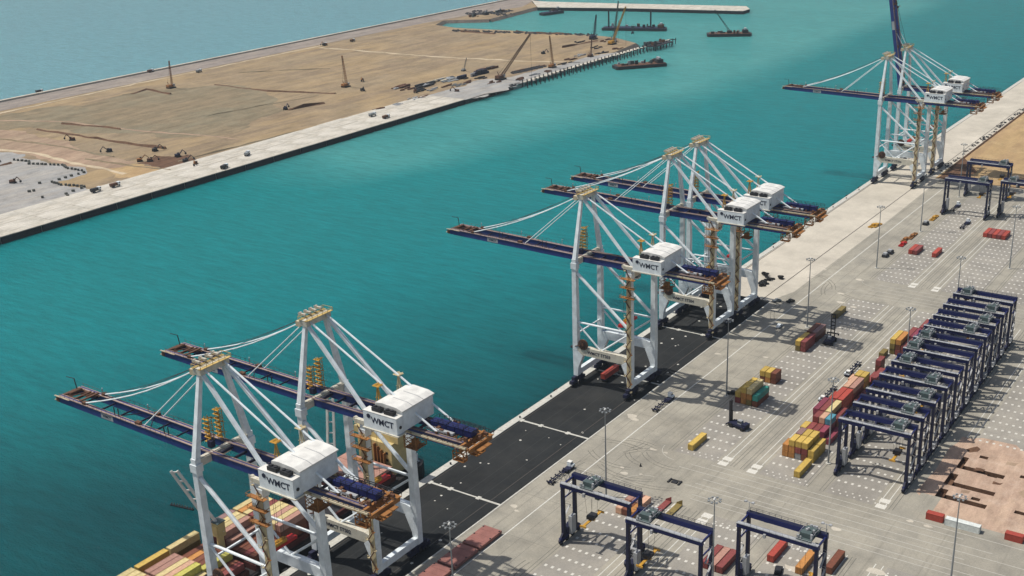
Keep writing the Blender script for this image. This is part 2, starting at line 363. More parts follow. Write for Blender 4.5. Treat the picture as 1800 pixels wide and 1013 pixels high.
tag(pc.build('pale_patches', COPE), kind='stuff')
# painted lines
def nth(i):
    return str(i)+('th' if 10 < i % 100 < 14 else {1: 'st', 2: 'nd', 3: 'rd'}.get(i % 10, 'th'))
def vline(mb, x, y0, y1, w): mb.sheet([(x-w/2, y0), (x+w/2, y0), (x+w/2, y1), (x-w/2, y1)], .012)
def hline(mb, y, x0, x1, w): mb.sheet([(x0, y-w/2), (x1, y-w/2), (x1, y+w/2), (x0, y+w/2)], .012)
ln = MB(); vline(ln, -224.6, -100, 835, .45); struct(ln, 'long_white_lane_line', LINE)
ROWS = ((150, 345), (381.5, 580), (614, 800))
ln = MB()
for y0, y1 in ROWS:
    for x in (-182.3, -179.7, -169.8, -167.2, -118.3, -115.7, -105.6, -103.0, -54.3, -51.7):
        if x > -118.5 and y0 == 381.5 and x > -110: vline(ln, x, 452, y1, .3); continue
        vline(ln, x, y0, y1, .3)
struct(ln, 'runway_edge_lines', LINE)
ln = MB()
for y in (351, 355, 359.5, 363, 367, 371.5, 375.2, 379): hline(ln, y+random.uniform(-.5, .5), -199+random.uniform(0, 20), -70+random.uniform(-20, 20), .35)
for y in (588, 592, 597, 602, 607): hline(ln, y, -199, -60, .35)
for (cx, cy, rr, a0, a1) in ((-199, 384, 9, 180, 270), (-199, 349, 10, 90, 180), (-199, 586, 9, 90, 180), (-199, 612, 9, 180, 270)):
    pts = [(cx+rr*math.cos(math.radians(a0+(a1-a0)*t/12)), cy+rr*math.sin(math.radians(a0+(a1-a0)*t/12))) for t in range(13)]
    for a, b2 in zip(pts[:-1], pts[1:]):
        ln.bar((a[0], a[1], .012), (b2[0], b2[1], .012), .25, .004)
struct(ln, 'cross_road_lines', LINEF)
ln = MB()
for y0, y1 in ROWS:
    for x in (-204.9, -203.5, -177.6, -176.2, -173.3, -171.9, -146.9, -145.5, -140.6, -139.2, -113.9, -112.5):
        vline(ln, x, y0, y1, .22)
struct(ln, 'tyre_track_lines', STRIP)
bl = MB()
for y0, y1 in ROWS:
    for x0, x1 in ((-202.4, -184.0), (-165.6, -146.2), (-138.4, -120.0)): bl.sheet([(x0, y0), (x1, y0), (x1, y1), (x0, y1)], .004)
    bl.sheet([(-101.5, max(y0, 452) if y0 > 300 else y0), (-60, max(y0, 452) if y0 > 300 else y0), (-60, y1), (-101.5, y1)], .004)
struct(bl, 'stacking_blocks', BLOCK)
rc = MB()
for y in (381.8, 386.3, 613.2, 617.6, 343.5, 339.0):
    for x in (-181, -168.5, -117, -104.3):
        if y < 350 and x > -150: continue
        if x > -110 and 380 < y < 400: continue
        rc.sheet([(x-1.9, y-1.2), (x+1.9, y-1.2), (x+1.9, y+1.8), (x-1.9, y+1.8)], .016)
struct(rc, 'white_runway_end_marks', PAD)
# ground pads of the container slots
pads = MB()
def pad(x, y, a=.48, b=.62): pads.box(x-a, x+a, y-b, y+b, 0, .05)
for (y0, n, small) in ((293.4-6.65*14, 22, 341.5), (392.4, 29, 385.5), (623.5, 25, 617.5)):
    for c0 in (-201.1, -163.95, -137.1, -100.3, -73.2):
        for i in range(7):
            for j in range(n):
                x, y = c0+2.7*i, y0+6.65*j
                if x > -109 and 380 < y < 452: continue
                pad(x, y)
            if small and not (c0 > -110 and small == 385.5):
                pad(c0+2.7*i, small, .28, .36); pad(c0+2.7*i+1.35, small-2.2, .28, .36)
tag(pads.build('container_ground_pads', PAD), kind='stuff')
# pit with trenches
p = MB(); PXS = [x for x in XS if PX0 <= x <= PX1]; PYS = [y for y in YS if PY0 <= y <= PY1]
for i in range(len(PXS)-1):
    for j in range(len(PYS)-1):
        cx, cy = (PXS[i]+PXS[i+1])/2, (PYS[j]+PYS[j+1])/2
        if any(r[0] < cx < r[1] and r[2] < cy < r[3] for r in TR): continue
        if cx < -100 and cy < 395: continue
        p.sheet([(PXS[i], PYS[j]), (PXS[i+1], PYS[j]), (PXS[i+1], PYS[j+1]), (PXS[i], PYS[j+1])], .01)
p.sheet([(-109.5, 399), (-107.5, 397), (-107.5, 446), (-109, 440), (-108.3, 420)], .01); p.sheet([(-104, 452), (-84, 452), (-87, 455.5), (-100, 455)], .01)
struct(p, 'excavated_ground', PITS)
for r in TR:
    t = MB(); x0, x1, y0, y1 = r; d = -1.7
    t.add([(x0, y0, 0), (x1, y0, 0), (x1, y1, 0), (x0, y1, 0), (x0+.2, y0+.2, d), (x1-.2, y0+.2, d), (x1-.2, y1-.2, d), (x0+.2, y1-.2, d)],
          [(4, 5, 6, 7), (0, 4, 7, 3), (1, 2, 6, 5), (0, 1, 5, 4), (3, 7, 6, 2)])
    struct(t, 'trench', SOIL)
# rubble heap helper
def rubble_mesh(n, rx, ry, s0, s1, mat, seed):
    rnd = random.Random(seed); m = MB()
    for _ in range(n):
        x, y, s = rnd.gauss(0, rx), rnd.gauss(0, ry), rnd.uniform(s0, s1)
        h = s*rnd.uniform(.5, 1); k = 6
        m.add([(x+s*rnd.uniform(.6, 1.1)*math.cos(i*math.pi/3), y+s*rnd.uniform(.6, 1.1)*math.sin(i*math.pi/3), -.1) for i in range(6)]
              + [(x+s*rnd.uniform(.3, .7)*math.cos(i*math.pi/3+.3), y+s*rnd.uniform(.3, .7)*math.sin(i*math.pi/3+.3), h*rnd.uniform(.7, 1)) for i in range(6)],
              [(i, (i+1) % 6, 6+(i+1) % 6, 6+i) for i in range(6)]+[tuple(range(6, 12))])
    return m.mesh('rubble', mat)
heap_me = [rubble_mesh(16, 1.5, 2.6, .5, 1.3, DARK, 3+i) for i in range(3)]
for k in range(26):
    y = 862+k*10.5+random.uniform(-3, 3); x = -239.8+random.uniform(-.9, .9)
    o = link('rubble_heap', heap_me[k % 3], None, (x, y, 0), rz=random.uniform(-.4, .4)); q_ = random.uniform(.35, .8); o.scale = (q_, q_*1.4, q_)
    tag(o, 'dark rubble heap between pale quay and orange sand, %s from the yard end' % _nth(k+1), 'rubble', 'dark heaps along the new quay')
bermL = MB(); bermL.prismy([(-237.4, 0), (-236.4, .9), (-235.2, 0)], 870, 1500); struct(bermL, 'edge_berm', SOIL)
# ------------------------------------------------------------------ the reclaimed island
SANDP = m_ground('rosy_sand', [(.37, .26, .185), (.33, .245, .17), (.27, .19, .135), (.40, .30, .21)], 2)
ISL = [(-728, -150), (-728, 560), (-728, 1000), (-724, 1006), (-727, 1050), (-728, 1174), G(1080, 92, .5), G(1118, 76, .5), G(1080, 66, .5), G(1030, 61, .5), (-826, 1303), G(900, 54, .5),
       G(800, 49, .5), G(765, 44, .5), G(780, 36, .5), G(860, 34, .5), G(945, 12, .5), (-1085, 1560), (-1140, 1640), (-1128, -150)]
il = MB(); il.sheet(ISL, .5); struct(il, 'island_sand', SAND)
sk = MB()
for a, b2 in zip(ISL, ISL[1:]+ISL[:1]):
    d = Vector((b2[0]-a[0], b2[1]-a[1], 0)); n = Vector((-d.y, d.x, 0)).normalized()*-1
    sk.add([(a[0], a[1], .5), (b2[0], b2[1], .5), (b2[0]-n.x*7, b2[1]-n.y*7, -5), (a[0]-n.x*7, a[1]-n.y*7, -5)], [(0, 1, 2, 3)])
    sk.add([(a[0], a[1], .49), (b2[0], b2[1], .49), (b2[0]+n.x*7, b2[1]+n.y*7, -5), (a[0]+n.x*7, a[1]+n.y*7, -5)], [(0, 1, 2, 3)])
struct(sk, 'island_shore', REVET)
# concrete quay along the island
iq = MB(); iq.box(-760, -711.5, -150, 905, -6, 1.2)
iqo = struct(iq, 'island_quay', QUAYI)
sl1 = MB().box(-735.4, -711.0, .15, 29.85, 1.2, 1.5).mesh('deck_slab', QUAYI); sl2 = MB().box(-757.5, -736.0, .2, 29.8, 1.2, 1.36).mesh('back_slab', QUAYI)
for k in range(28):
    o = link('deck_slab', sl1, iqo, (0, 66+30*k, random.uniform(-.06, .06)))
    if k % 7 != 3: link('back_slab', sl2, iqo, (random.uniform(-3, 1), 66+30*k, random.uniform(-.12, .04)))
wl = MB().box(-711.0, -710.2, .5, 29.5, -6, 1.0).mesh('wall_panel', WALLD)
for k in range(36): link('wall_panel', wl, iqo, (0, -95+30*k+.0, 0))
ns = MB(); ns.sheet([(-757, 905), (-722, 905), (-712, 930), G(895, 158, 1.2), G(890, 145, 1.2), (-735, 1000), (-757, 950)], 1.15); ns.box(-728, -710.2, 905, 1005, -6, 1.1); struct(ns, 'unfinished_quay_end', GRAVEL)
# colour zones of the fill (real fill materials, thin sheets)
def fray(P, amp=9.0, seed=1):
    rnd = random.Random(seed); out = list(P); a = amp
    for _ in range(4):
        nx = []
        for i in range(len(out)):
            p, q = out[i], out[(i+1) % len(out)]; L = math.hypot(q[0]-p[0], q[1]-p[1]); nx.append(p)
            if L > 3: nx.append(((p[0]+q[0])/2+rnd.uniform(-1, 1)*min(a, L*.22), (p[1]+q[1])/2+rnd.uniform(-1, 1)*min(a, L*.22)))
        out = nx; a *= .6
    return out
def zone(name, mat, pts, z=.54): struct(MB().sheet(fray([G(px, py, z) for px, py in pts], 10, len(pts)), z), name, mat)
zone('grey_gravel_field', GRAVEL, [(-60, 262), (20, 268), (70, 281), (110, 289), (152, 300), (150, 307), (95, 322), (140, 330), (158, 334), (120, 352), (60, 372), (-60, 400)])
zone('greenish_fill', SANDG, [(-40, 215), (70, 190), (150, 185), (260, 158), (400, 150), (470, 160), (500, 195), (440, 222), (380, 240), (330, 242), (240, 235), (150, 235), (60, 225), (-40, 232)], .55)
zone('dark_soil_patch', SOIL, [(238, 288), (270, 275), (330, 272), (352, 282), (330, 292), (280, 296)], .58)
zone('reddish_spill', SANDR, [(180, 298), (240, 288), (330, 296), (300, 304), (250, 318), (200, 312)], .56)
zone('pinkish_fill', SANDP, [(-40, 232), (60, 236), (140, 262), (240, 285), (180, 298), (110, 288), (70, 280), (-40, 262)], .545)
zone('quay_side_gravel', GRAVEL, [(790, 160), (850, 140), (900, 135), (1040, 100), (1085, 92), (1060, 104), (960, 135), (880, 160), (840, 172), (800, 176), (740, 190)], .56)
def ribbon(name, mat, pts, w, z=.60, h=None):
    m = MB(); P = [G(px, py, z) for px, py in pts]
    fine = []
    for a, b2 in zip(P[:-1], P[1:]):
        n = max(1, int(math.hypot(b2[0]-a[0], b2[1]-a[1])/12))
        for i in range(n): t = i/n; fine.append((a[0]+(b2[0]-a[0])*t+random.uniform(-.4, .4)*w, a[1]+(b2[1]-a[1])*t+random.uniform(-.4, .4)*w))
    fine.append(P[-1])
    vs = []; fs = []
    for i, p in enumerate(fine):
        a = fine[max(0, i-1)]; b2 = fine[min(len(fine)-1, i+1)]; d = Vector((b2[0]-a[0], b2[1]-a[1])).normalized(); n = Vector((-d.y, d.x))
        ww = w*random.uniform(.45, 1.4); hh = (h or 0)*random.uniform(.25, 1.3)
        vs += [(p[0]-n.x*ww/2, p[1]-n.y*ww/2, z), (p[0], p[1], z+hh), (p[0]+n.x*ww/2, p[1]+n.y*ww/2, z)]
    for i in range(len(fine)-1):
        for j in range(2): fs.append((3*i+j, 3*i+j+1, 3*i+j+4, 3*i+j+3))
    m.add(vs, fs); return struct(m, name, mat)
ribbon('pale_dirt_track', TRACK, [(560, 84), (620, 88), (760, 100), (930, 108), (1020, 110)], 5, .56)
ribbon('pale_dirt_track', TRACK, [(-10, 262), (60, 270), (150, 290), (220, 306)], 5, .59)
ribbon('pale_dirt_track', SANDP, [(-10, 212), (120, 214), (240, 230), (380, 240), (420, 246)], 4, .58)
for pts, w, h in (([(65, 228), (140, 239), (220, 253), (292, 262)], 3.5, 1.8), ([(503, 194), (535, 189), (570, 182)], 4, 2.6), ([(380, 149), (420, 154), (470, 161), (590, 165)], 3, 1.2), ([(232, 166), (255, 158), (300, 166)], 3.5, 1.5),
                  ([(110, 218), (190, 224), (212, 228)], 3, 1.2), ([(-5, 292), (10, 290), (20, 287)], 3, 1.2), ([(310, 284), (400, 262), (520, 232)], 2.5, .9), ([(990, 84), (1020, 78), (1050, 72)], 4, 2), ([(420, 128), (500, 124), (580, 121)], 3, .8),
                  ([(150, 280), (230, 292), (300, 300)], 2.5, .9), ([(0, 245), (90, 255), (200, 276)], 3, .8), ([(810, 56), (850, 58), (870, 60)], 4, 1.8), ([(905, 56), (950, 59), (1000, 61)], 4, 1.8), ([(900, 128), (930, 121), (958, 116)], 3, 1.6), ([(360, 205), (460, 186), (560, 168)], 2.5, .6)):
    ribbon('soil_ridge', SOIL if h > 1.1 else SANDG, pts, w, .6, h)
# causeway
cw = MB(); cw.sheet([(-1128, -150), (-1086, -150), (-1088, 900), (-1088, 1300), (-1078, 1420), (-1060, 1500), (-1100, 1600), (-1128, 1640)], .62); struct(cw, 'causeway_road', ROADG)
cw = MB(); cw.box(-1131, -1127, -150, 1620, -4, 2.3); struct(cw, 'sea_wall_crest', PALE)
ribbon('pale_verge', TRACK, [(-20, 204), (100, 178), (240, 147), (345, 126), (570, 79)], 4, .66)
rv = MB(); rv.add([(-1131, -150, 1.6), (-1131, 1640, 1.6), (-1142, 1640, -4), (-1142, -150, -4)], [(0, 1, 2, 3)]); struct(rv, 'sea_side_revetment', REVET)
# breakwater at the top of the view
bw = MB(); B0 = [G(935, 1, 1.5), G(945, 13, 1.5), G(1100, 14.5, 1.5), G(1306, 19.5, 1.5), G(1318, 16, 1.5), G(1312, 11, 1.5), G(1100, 6.5, 1.5), G(960, 3, 1.5)]
bw.prism(B0, 1.0, 1.5); bwo = struct(bw, 'breakwater_quay', QUAYI)
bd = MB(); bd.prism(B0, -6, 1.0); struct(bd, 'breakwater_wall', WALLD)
jl = MB()
for k in range(0, 70):
    y = 215+9.0*k
    if k % 3 == 0: jl.sheet([(-237, y), (-206, y), (-206, y+.12), (-237, y+.12)], .006)
for x in (-231, -218.5, -212.5): jl.sheet([(x, -100), (x+.12, -100), (x+.12, 830), (x, 830)], .007)
struct(jl, 'slab_joints', STRIP)
rk = random.Random(4)
for k in range(26):   # curved tyre marks where vehicles turn off the quay road
    x0, y0 = rk.uniform(-232, -206), rk.choice((rk.uniform(340, 380), rk.uniform(585, 612), rk.uniform(230, 560))); R_ = rk.uniform(12, 40); a0 = rk.uniform(0, 6.28); sp = rk.uniform(.5, 1.3); m = MB()
    for off in (0, 1.9):
        vs = []; n = 14
        for i in range(n+1):
            a = a0+sp*i/n
            for w_ in (-.17, .17): vs.append((x0+(R_+off+w_)*math.cos(a)-R_*math.cos(a0), y0+(R_+off+w_)*math.sin(a)-R_*math.sin(a0), .009))
        m.add(vs, [(2*i, 2*i+1, 2*i+3, 2*i+2) for i in range(n)])
    if all(v[0] > -236.5 for v in m.v): struct(m, 'tyre_mark', TYREM)
# fresh pale patches, spilled earth and damp soil with ragged edges
pp = MB()
for (px, py, a) in ((1111, 732, 2.2), (1116, 737, 1.6), (1148, 790, 1.3), (1170, 796, 1.0), (1094, 822, .9), (1098, 832, 1.5), (1127, 834, .9), (904, 890, 1.3), (908, 898, .8), (1362, 545, 1.8), (1480, 532, 2.0), (1500, 540, 1.4), (1478, 516, 1.6), (1420, 470, 1.4), (1450, 474, 1.0), (1512, 492, 2.2), (1262, 622, 1.5), (1345, 628, 1.2), (1395, 1000, 2.6), (1540, 1005, 3), (1630, 925, 1.4), (1600, 916, 1.2), (1430, 775, 1.2), (1470, 930, 1.8)):
    gx, gy = G(px, py); n = 7; pp.sheet(fray([(gx+1.3*a*random.uniform(.6, 1.25)*math.cos(2*math.pi*t/n), gy+.8*a*random.uniform(.6, 1.25)*math.sin(2*math.pi*t/n)) for t in range(n)], 1.2, px), .014)
tag(pp.build('fresh_concrete_patches', PALE), kind='stuff')
def earth(name, mat, pts, z, seed): struct(MB().sheet(fray([G(*p) for p in pts], 2.2, seed), z), name, mat)
0 and earth('spilled_earth', PITS, [(1610, 868), (1640, 862), (1650, 842), (1668, 822), (1690, 790), (1700, 780), (1735, 782), (1742, 800), (1700, 812), (1670, 850), (1650, 880), (1632, 880)], .018, 3)
for k, p in enumerate(([(1698, 790), (1718, 785), (1724, 790), (1704, 796)], [(1790, 866), (1800, 862), (1812, 870), (1800, 876)], [(1716, 822), (1732, 826), (1728, 830), (1712, 827)], [(1690, 862), (1706, 864), (1702, 868), (1688, 866)], [(1746, 846), (1764, 849), (1758, 853), (1744, 851)], [(1770, 812), (1790, 815), (1784, 820), (1768, 817)])):
    earth('damp_soil', SANDP if k % 2 else SOIL, p, .022, 11+k)
# ------------------------------------------------------------------ ship-to-shore cranes
YELLOWP = paint('pale_weathered_yellow', (.50, .36, .13), .65, .45, (.32, .18, .06))
CREAM = paint('cream_stair_panel', (.57, .47, .28), .65, .3, (.33, .20, .08))
U0 = -271.0   # water-side leg line
def sts(number, raised=False):
    r = thing('ship_to_shore_crane', (U0, 0, 0))
    def B(): return MB()
    # legs, one mesh each, flaring into the portal below
    for v in (-10.5, 10.5):
        for u in (0, 28):
            m = B(); s = 1 if u == 0 else -1
            m.bar((u, v, 17), (u, v, 60), 2.5, 2.6, 2.0, 2.1, up=(0, 1, 0))
            m.prismy([(u-1.1*s, 4.5), (u+1.1*s, 4.5), (u+1.5*s, 9), (u+4.0*s, 15.0), (u+1.35*s, 17.05), (u-1.25*s, 17.05)][::(1 if s > 0 else -1)], v-1.25, v+1.25)
            m.box(u-1.4, u+1.4, v-1.4, v+1.4, 55.5, 58.2)
            m.build('leg', WHITE, r)
    for u in (0, 28):
        m = B(); m.box(u-.95, u+.95, -9.3, 9.3, 4.6, 7.2); m.build('sill_beam', WHITE, r)
        for v in (-10.5, 10.5):
            m = B(); m.box(u-.75, u+.75, v-3.6, v+3.6, 3.0, 4.45); m.box(u-.9, u+.9, v-5.4, v-.8, 1.5, 3.0); m.box(u-.9, u+.9, v+.8, v+5.4, 1.5, 3.0)
            bg_ = m.build('bogie', NAVYD, r)
            w = B()
            for k in range(8): w.tube((u-.5, v-4.9+k*1.4, .42), (u+.5, v-4.9+k*1.4, .42), .42, 10)
            w.build('wheels', DARK, bg_)['kind'] = 'stuff'
            e = B()
            for k in range(3): e.box(u-1.5, u-.9, v-4+k*3.2, v-3+k*3.2, 1.2, 2.4)
            e.build('motor_covers', GREY, bg_)['kind'] = 'stuff'
    for v in (-10.5, 10.5):
        m = B(); m.prismy([(1.0, 15.3), (27, 15.3), (27, 18.6), (24.5, 19.2), (3.5, 19.2), (1.0, 18.6)], v-1.2, v+1.2); pb = m.build('portal_beam', BEIGE if v < 0 else WHITE, r)
        if v < 0 and number:
            t = text_mesh('WMCT '+number, 2.0); o = link('lettering', t, pb, (12.5, v-1.25, 17.2)); o.rotation_euler = (math.pi/2, 0, 0)
        m = B(); m.tube((.8, v, 30.4), (27.2, v, 30.4), .5); m.build('tie_bar', WHITE, r)
        m = B(); m.tube((1, v, 53.5), (27, v, 32.0), .72); m.build('diagonal_brace', WHITE, r)
        m = B(); m.tube((.8, v, 29.6), (12.4, v, 19.2), .42); m.build('lower_brace', WHITE, r)
        m = B(); m.tube((27.2, v, 29.6), (13.6, v, 19.2), .42); m.build('lower_brace', WHITE, r)
    m = B(); m.bar((0, -9.6, 58.2), (0, 9.6, 58.2), 2.0, 2.4); m.bar((.2, -9, 59.55), (.2, 9, 59.55), 1.0, .3); m.build('cross_beam', BEIGE, r)
    m = B(); m.bar((28, -9.6, 57.0), (28, 9.6, 57.0), 1.8, 2.4); m.build('rear_cross_beam', BEIGE, r)
    m = B(); m.bar((0, -9.6, 24.5), (0, 9.6, 24.5), .6, .6); m.build('water_side_tie', WHITE, r)
    # apex frame
    for v in (-1, 1):
        m = B(); m.bar((0, v*10.2, 60.0), (.2, v*4.4, 86.2), 1.8, 1.9, 1.2, 1.3, up=(0, 1, 0)); m.build('mast_leg', WHITE, r)
        m = B(); m.bar((.8, v*4.4, 86.0), (27.2, v*6.4, 59.5), .95, 1.15, up=(0, 1, 0)); m.build('back_leg', WHITE, r)
        m = B(); m.tube((.8, v*3.8, 87.2), (52.5, v*4.2, 60.3), .36); m.build('back_stay', WHITE, r)
    m = B(); m.box(-1.4, 1.9, -5.6, 5.6, 85.6, 87.6); m.build('apex_beam', BEIGE, r)
    m = B(); m.box(-1.5, -.4, -6.0, 6.0, 87.65, 87.8); m.box(1.4, 2.6, -6.0, 6.0, 87.65, 87.8)
    for y in (-5.9, 5.9): m.bar((-1.5, y, 88.9), (2.6, y, 88.9), .12)
    for x in (-1.5, 2.6): m.bar((x, -5.9, 88.9), (x, 5.9, 88.9), .12); m.bar((x, -5.9, 88.4), (x, 5.9, 88.4), .1)
    for y in np.linspace(-5.9, 5.9, 6):
        for x in (-1.5, 2.6): m.bar((x, y, 87.8), (x, y, 88.9), .12)
    m.build('apex_platform', YELLOWP, r)
    m = B()
    for y in (-3.6, -1.2, 1.2, 3.6):
        m.box(-3.3, -.2, y-.35, y+.35, 88.4, 89.1); m.tube((-2.6, y-.4, 88.9), (-2.6, y+.4, 88.9), .55, 8)
    m.build('sheave_block', PALE, r)
    m = B(); m.box(-3.6, -1.5, -5.2, -3.2, 84.8, 86.6); m.box(-3.6, -1.5, 3.2, 5.2, 84.8, 86.6); m.build('hoist_gear', AGED, r)
    # main girders behind the hinge
    for v in (-4.6, 3.0):
        m = B(); m.box(-3, 63, v-.65, v+.65, 57.0, 59.6); g = m.build('main_girder', BLUE, r)
        m = B(); m.box(-3, 63, v-.95, v-.2, 59.62, 59.8); m.box(-3, 63, v+.35, v+.8, 59.62, 59.75); m.build('girder_walkway', BOOMTOP, g)
    m = B()
    for u in range(2, 63, 6): m.bar((u, -4, 58.6), (u, 2.4, 58.6), .5, .8)
    m.build('girder_ties', NAVYD, r)['kind'] = 'stuff'
    # rear platform: rusty frame, winch housing, railings
    m = B(); m.box(50, 67, -7.2, -6.2, 58.6, 58.8); m.box(50, 67, 4.6, 5.8, 58.6, 58.8); m.box(63.1, 64.0, -7, 5.6, 57.3, 59.5); m.box(66.2, 67, -6.5, 5.0, 57.6, 59.0); m.box(67.1, 69.0, -4, 2, 57.6, 57.9)
    for k in range(7): m.bar((50+2.2*k, -6.6, 58.5), (51+2.2*k, 5.4, 58.5), .35, .3)
    for y in (-5.6, -2, 1, 4): m.bar((63.9, y, 58.4), (66.3, y, 58.4), .5, .4)
    m.build('rear_platform', RUSTO, r)
    m = B()
    for (x0, x1, y0, y1, z0, z1) in ((60.5, 64.5, -6.8, -5.0, 54.0, 57.2), (64.5, 67, -3, 1, 55.2, 57.2)):
        for x in (x0, x1):
            for y in (y0, y1): m.bar((x, y, z0), (x, y, z1), .28)
        for z in (z0, (z0+z1)/2, z1-.1):
            for y in (y0, y1): m.bar((x0, y, z), (x1, y, z), .22)
            for x in (x0, x1): m.bar((x, y0, z), (x, y1, z), .22)
        m.bar((x0, y0, z0), (x1, y0, z1), .2); m.bar((x0, y1, z1), (x1, y1, z0), .2); m.box(x0, x1, y0, y1, z0-.06, z0)
    m.build('rear_bumper', RUSTO, r)
    m = B(); m.bar((30.5, -7.2, 59.3), (66, -7.2, 59.3), .9, .5); m.build('cable_tray', AGED, r)
    for k in range(5):
        m = B(); m.box(47.5+k*3.3, 50.5+k*3.3, -1.4, 1.6, 59.9, 61.8+.1*(k % 2)); m.build('winch_housing', NAVY, r)
    m = B(); m.box(47.5, 58, -3.4, -2.2, 59.9, 60.6); m.build('light_tray', GREY, r)
    m = B()
    for (y, z0) in ((-7.2, 58.9), (5.8, 58.9), (-1.6, 61.9), (1.7, 61.9)):
        for u in np.arange(49, 67.1, 2.0): m.bar((u, y, z0), (u, y, z0+1.3), .12)
        for h in (.65, 1.3): m.bar((49, y, z0+h), (67, y, z0+h), .12)
    for u in np.arange(49, 65, 3.2): m.path([(u, -1.6, 63.2), (u+.6, 0, 63.8), (u, 1.7, 63.2)], .08, 4)
    m.build('railings', DARK, r)['kind'] = 'stuff'
    rj = random.Random(5); m = B()
    for k in range(40):
        u, v, s = rj.uniform(50, 66), rj.uniform(-5, 4.5), rj.uniform(.2, .7); m.box(u-s, u+s, v-s*.6, v+s*.6, 59.5, 59.6+rj.uniform(.4, 1.4))
    m.build('rear_clutter', RUST, r)['kind'] = 'stuff'
    # machinery house
    m = B(); m.box(31.0, 44.6, -13.6, -10.4, 60.9, 66.5); ho = m.build('machinery_house', WHITE, r)
    m = B(); m.box(34.0, 44.3, -10.35, 4.6, 60.9, 67.6); m.build('house_body', WHITE, ho)
    m = B(); m.prismy([(33.7, 67.62), (44.7, 67.62), (44.7, 68.0), (42.4, 68.7), (36.5, 69.0), (33.7, 68.6)], -10.7, 5.0)
    rf = m.build('roof', ROOFW, ho)
    for y in (-5.6, -.4):
        m = B(); m.bar((36.6, y, 69.03), (42.4, y, 68.73), .2, .08); m.bar((42.4, y, 68.73), (44.7, y, 68.03), .2, .08); m.build('roof_seam', GREY, rf)
    m = B(); m.box(30.95, 44.65, -13.65, -10.42, 66.52, 66.68); m.build('front_roof', ROOFW, ho)
    for u in (34.0, 39.0):
        m = B(); m.box(u, u+3.6, -12.9, -11.1, 66.8, 68.0); m.tube((u+.9, -12, 68.0), (u+.9, -12, 68.35), .6, 10); m.tube((u+2.7, -12, 68.0), (u+2.7, -12, 68.35), .6, 10); m.build('vent_unit', DARK, ho)
    m = B(); m.tube((44.62, -12.0, 63.2), (44.8, -12.0, 63.2), .55, 10); m.build('round_vent', DARK, ho)
    t = text_mesh('WMCT', 2.9); o = link('lettering', t, ho, (38.8, -13.64, 63.9)); o.rotation_euler = (math.pi/2, 0, 0)
    m = B(); m.prismy([(33.2, 64.3), (33.9, 64.7), (33.9, 65.5), (33.2, 65.9), (32.5, 65.5), (32.5, 64.7)], -13.72, -13.62); m.build('emblem', TEXTM, ho)
    m = B(); m.box(30.6, 45.2, -14.0, -10.0, 60.5, 60.88); m.build('house_base', BEIGE, r)
    # two yellow trestles in front of the house
    for v in (-5.5, 4.5):
        m = B()
        for a, b_ in (((29.5, v-1, 60), (30.3, v, 71.5)), ((29.5, v+1, 60), (30.3, v, 71.5)), ((31.8, v-1, 60), (30.5, v, 71.5)), ((31.8, v+1, 60), (30.5, v, 71.5))): m.bar(a, b_, .22)
        for z in (62.5, 65, 67.5): m.bar((29.7, v-.7, z), (31.4, v+.7, z), .15); m.bar((29.7, v+.7, z), (31.4, v-.7, z), .15)
        for a in range(6): m.bar((29.2+.5*a, v-1, 71.6), (29.2+.5*a, v+1, 71.6+.25*(a % 3)), .18)
        m.box(29.2, 31.8, v-1.2, v+1.2, 71.5, 71.65)
        m.build('stay_trestle', YELLOW if v < 0 else CREAM, r)
    # boom hinge: two yellow ladder towers with ragged platforms
    for j, v in enumerate((-1.6, 2.6)):
        rj = random.Random(j); m = B()
        for dx, dy in ((-.9, -.6), (.9, -.6), (-.9, .6), (.9, .6)): m.bar((-3.0+dx, v+dy, 60), (-3.0+dx, v+dy, 69.5+j), .16)
        for z in np.arange(61, 70+j, 1.5):
            m.bar((-4.2, v-.7, z), (-1.8, v+.7, z+.9), .14); m.box(-4.6, -1.9, v-1.0, v-.1, z, z+.1)
            for q_ in range(3): m.bar((-4.6+rj.uniform(-.5, .2), v+rj.uniform(-1, 1), z), (-2+rj.uniform(-.3, 1.0), v+rj.uniform(-1, 1), z+rj.uniform(0, .9)), .13)
        m.build('hinge_tower', YELLOW, r)
    m = B(); m.box(-2.8, -1.0, -3.2, -1.6, 59.7, 61.9); m.build('hinge_cabin', NAVYD, r)
    # stairs up the near land-side leg
    st = B()
    z = 3.5; k = 0
    sp = MB()
    while z < 57.5:
        a, b_ = (26.8, 29.2) if k % 2 == 0 else (29.2, 26.8)
        st_f = B(); st_f.bar((a, -12.4, z), (b_, -12.4, z+3.5), .9, .16, up=(0, 1, 0)) if False else st_f.bar((a, -12.35, z), (b_, -12.35, z+3.5), .14, .38)
        st_f.bar((a, -12.65, z+1.0), (b_, -12.65, z+4.5), .08)
        st_f.build('stair_flight', RUST, r)
        pf = B(); e = b_+(.7 if b_ > 28 else -.7); pf.box(min(b_, e), max(b_, e), -12.9, -12.0, z+3.5, z+3.6)
        for (xx, yy) in ((min(b_, e), -12.9), (max(b_, e), -12.9)): pf.bar((xx, yy, z+3.5), (xx, yy, z+4.7), .1)
        pf.bar((min(b_, e), -12.9, z+4.6), (max(b_, e), -12.9, z+4.6), .1); pf.build('stair_landing', CREAM if k % 4 else RUSTO, r)
        z += 3.5; k += 1
    m = B(); m.box(26.5, 29.5, -12.9, -11.55, 2.8, 3.4)
    m.box(26.9, 29.1, -11.95, -11.82, 5, 57); m.build('stair_backing', CREAM, r)
    m = B()
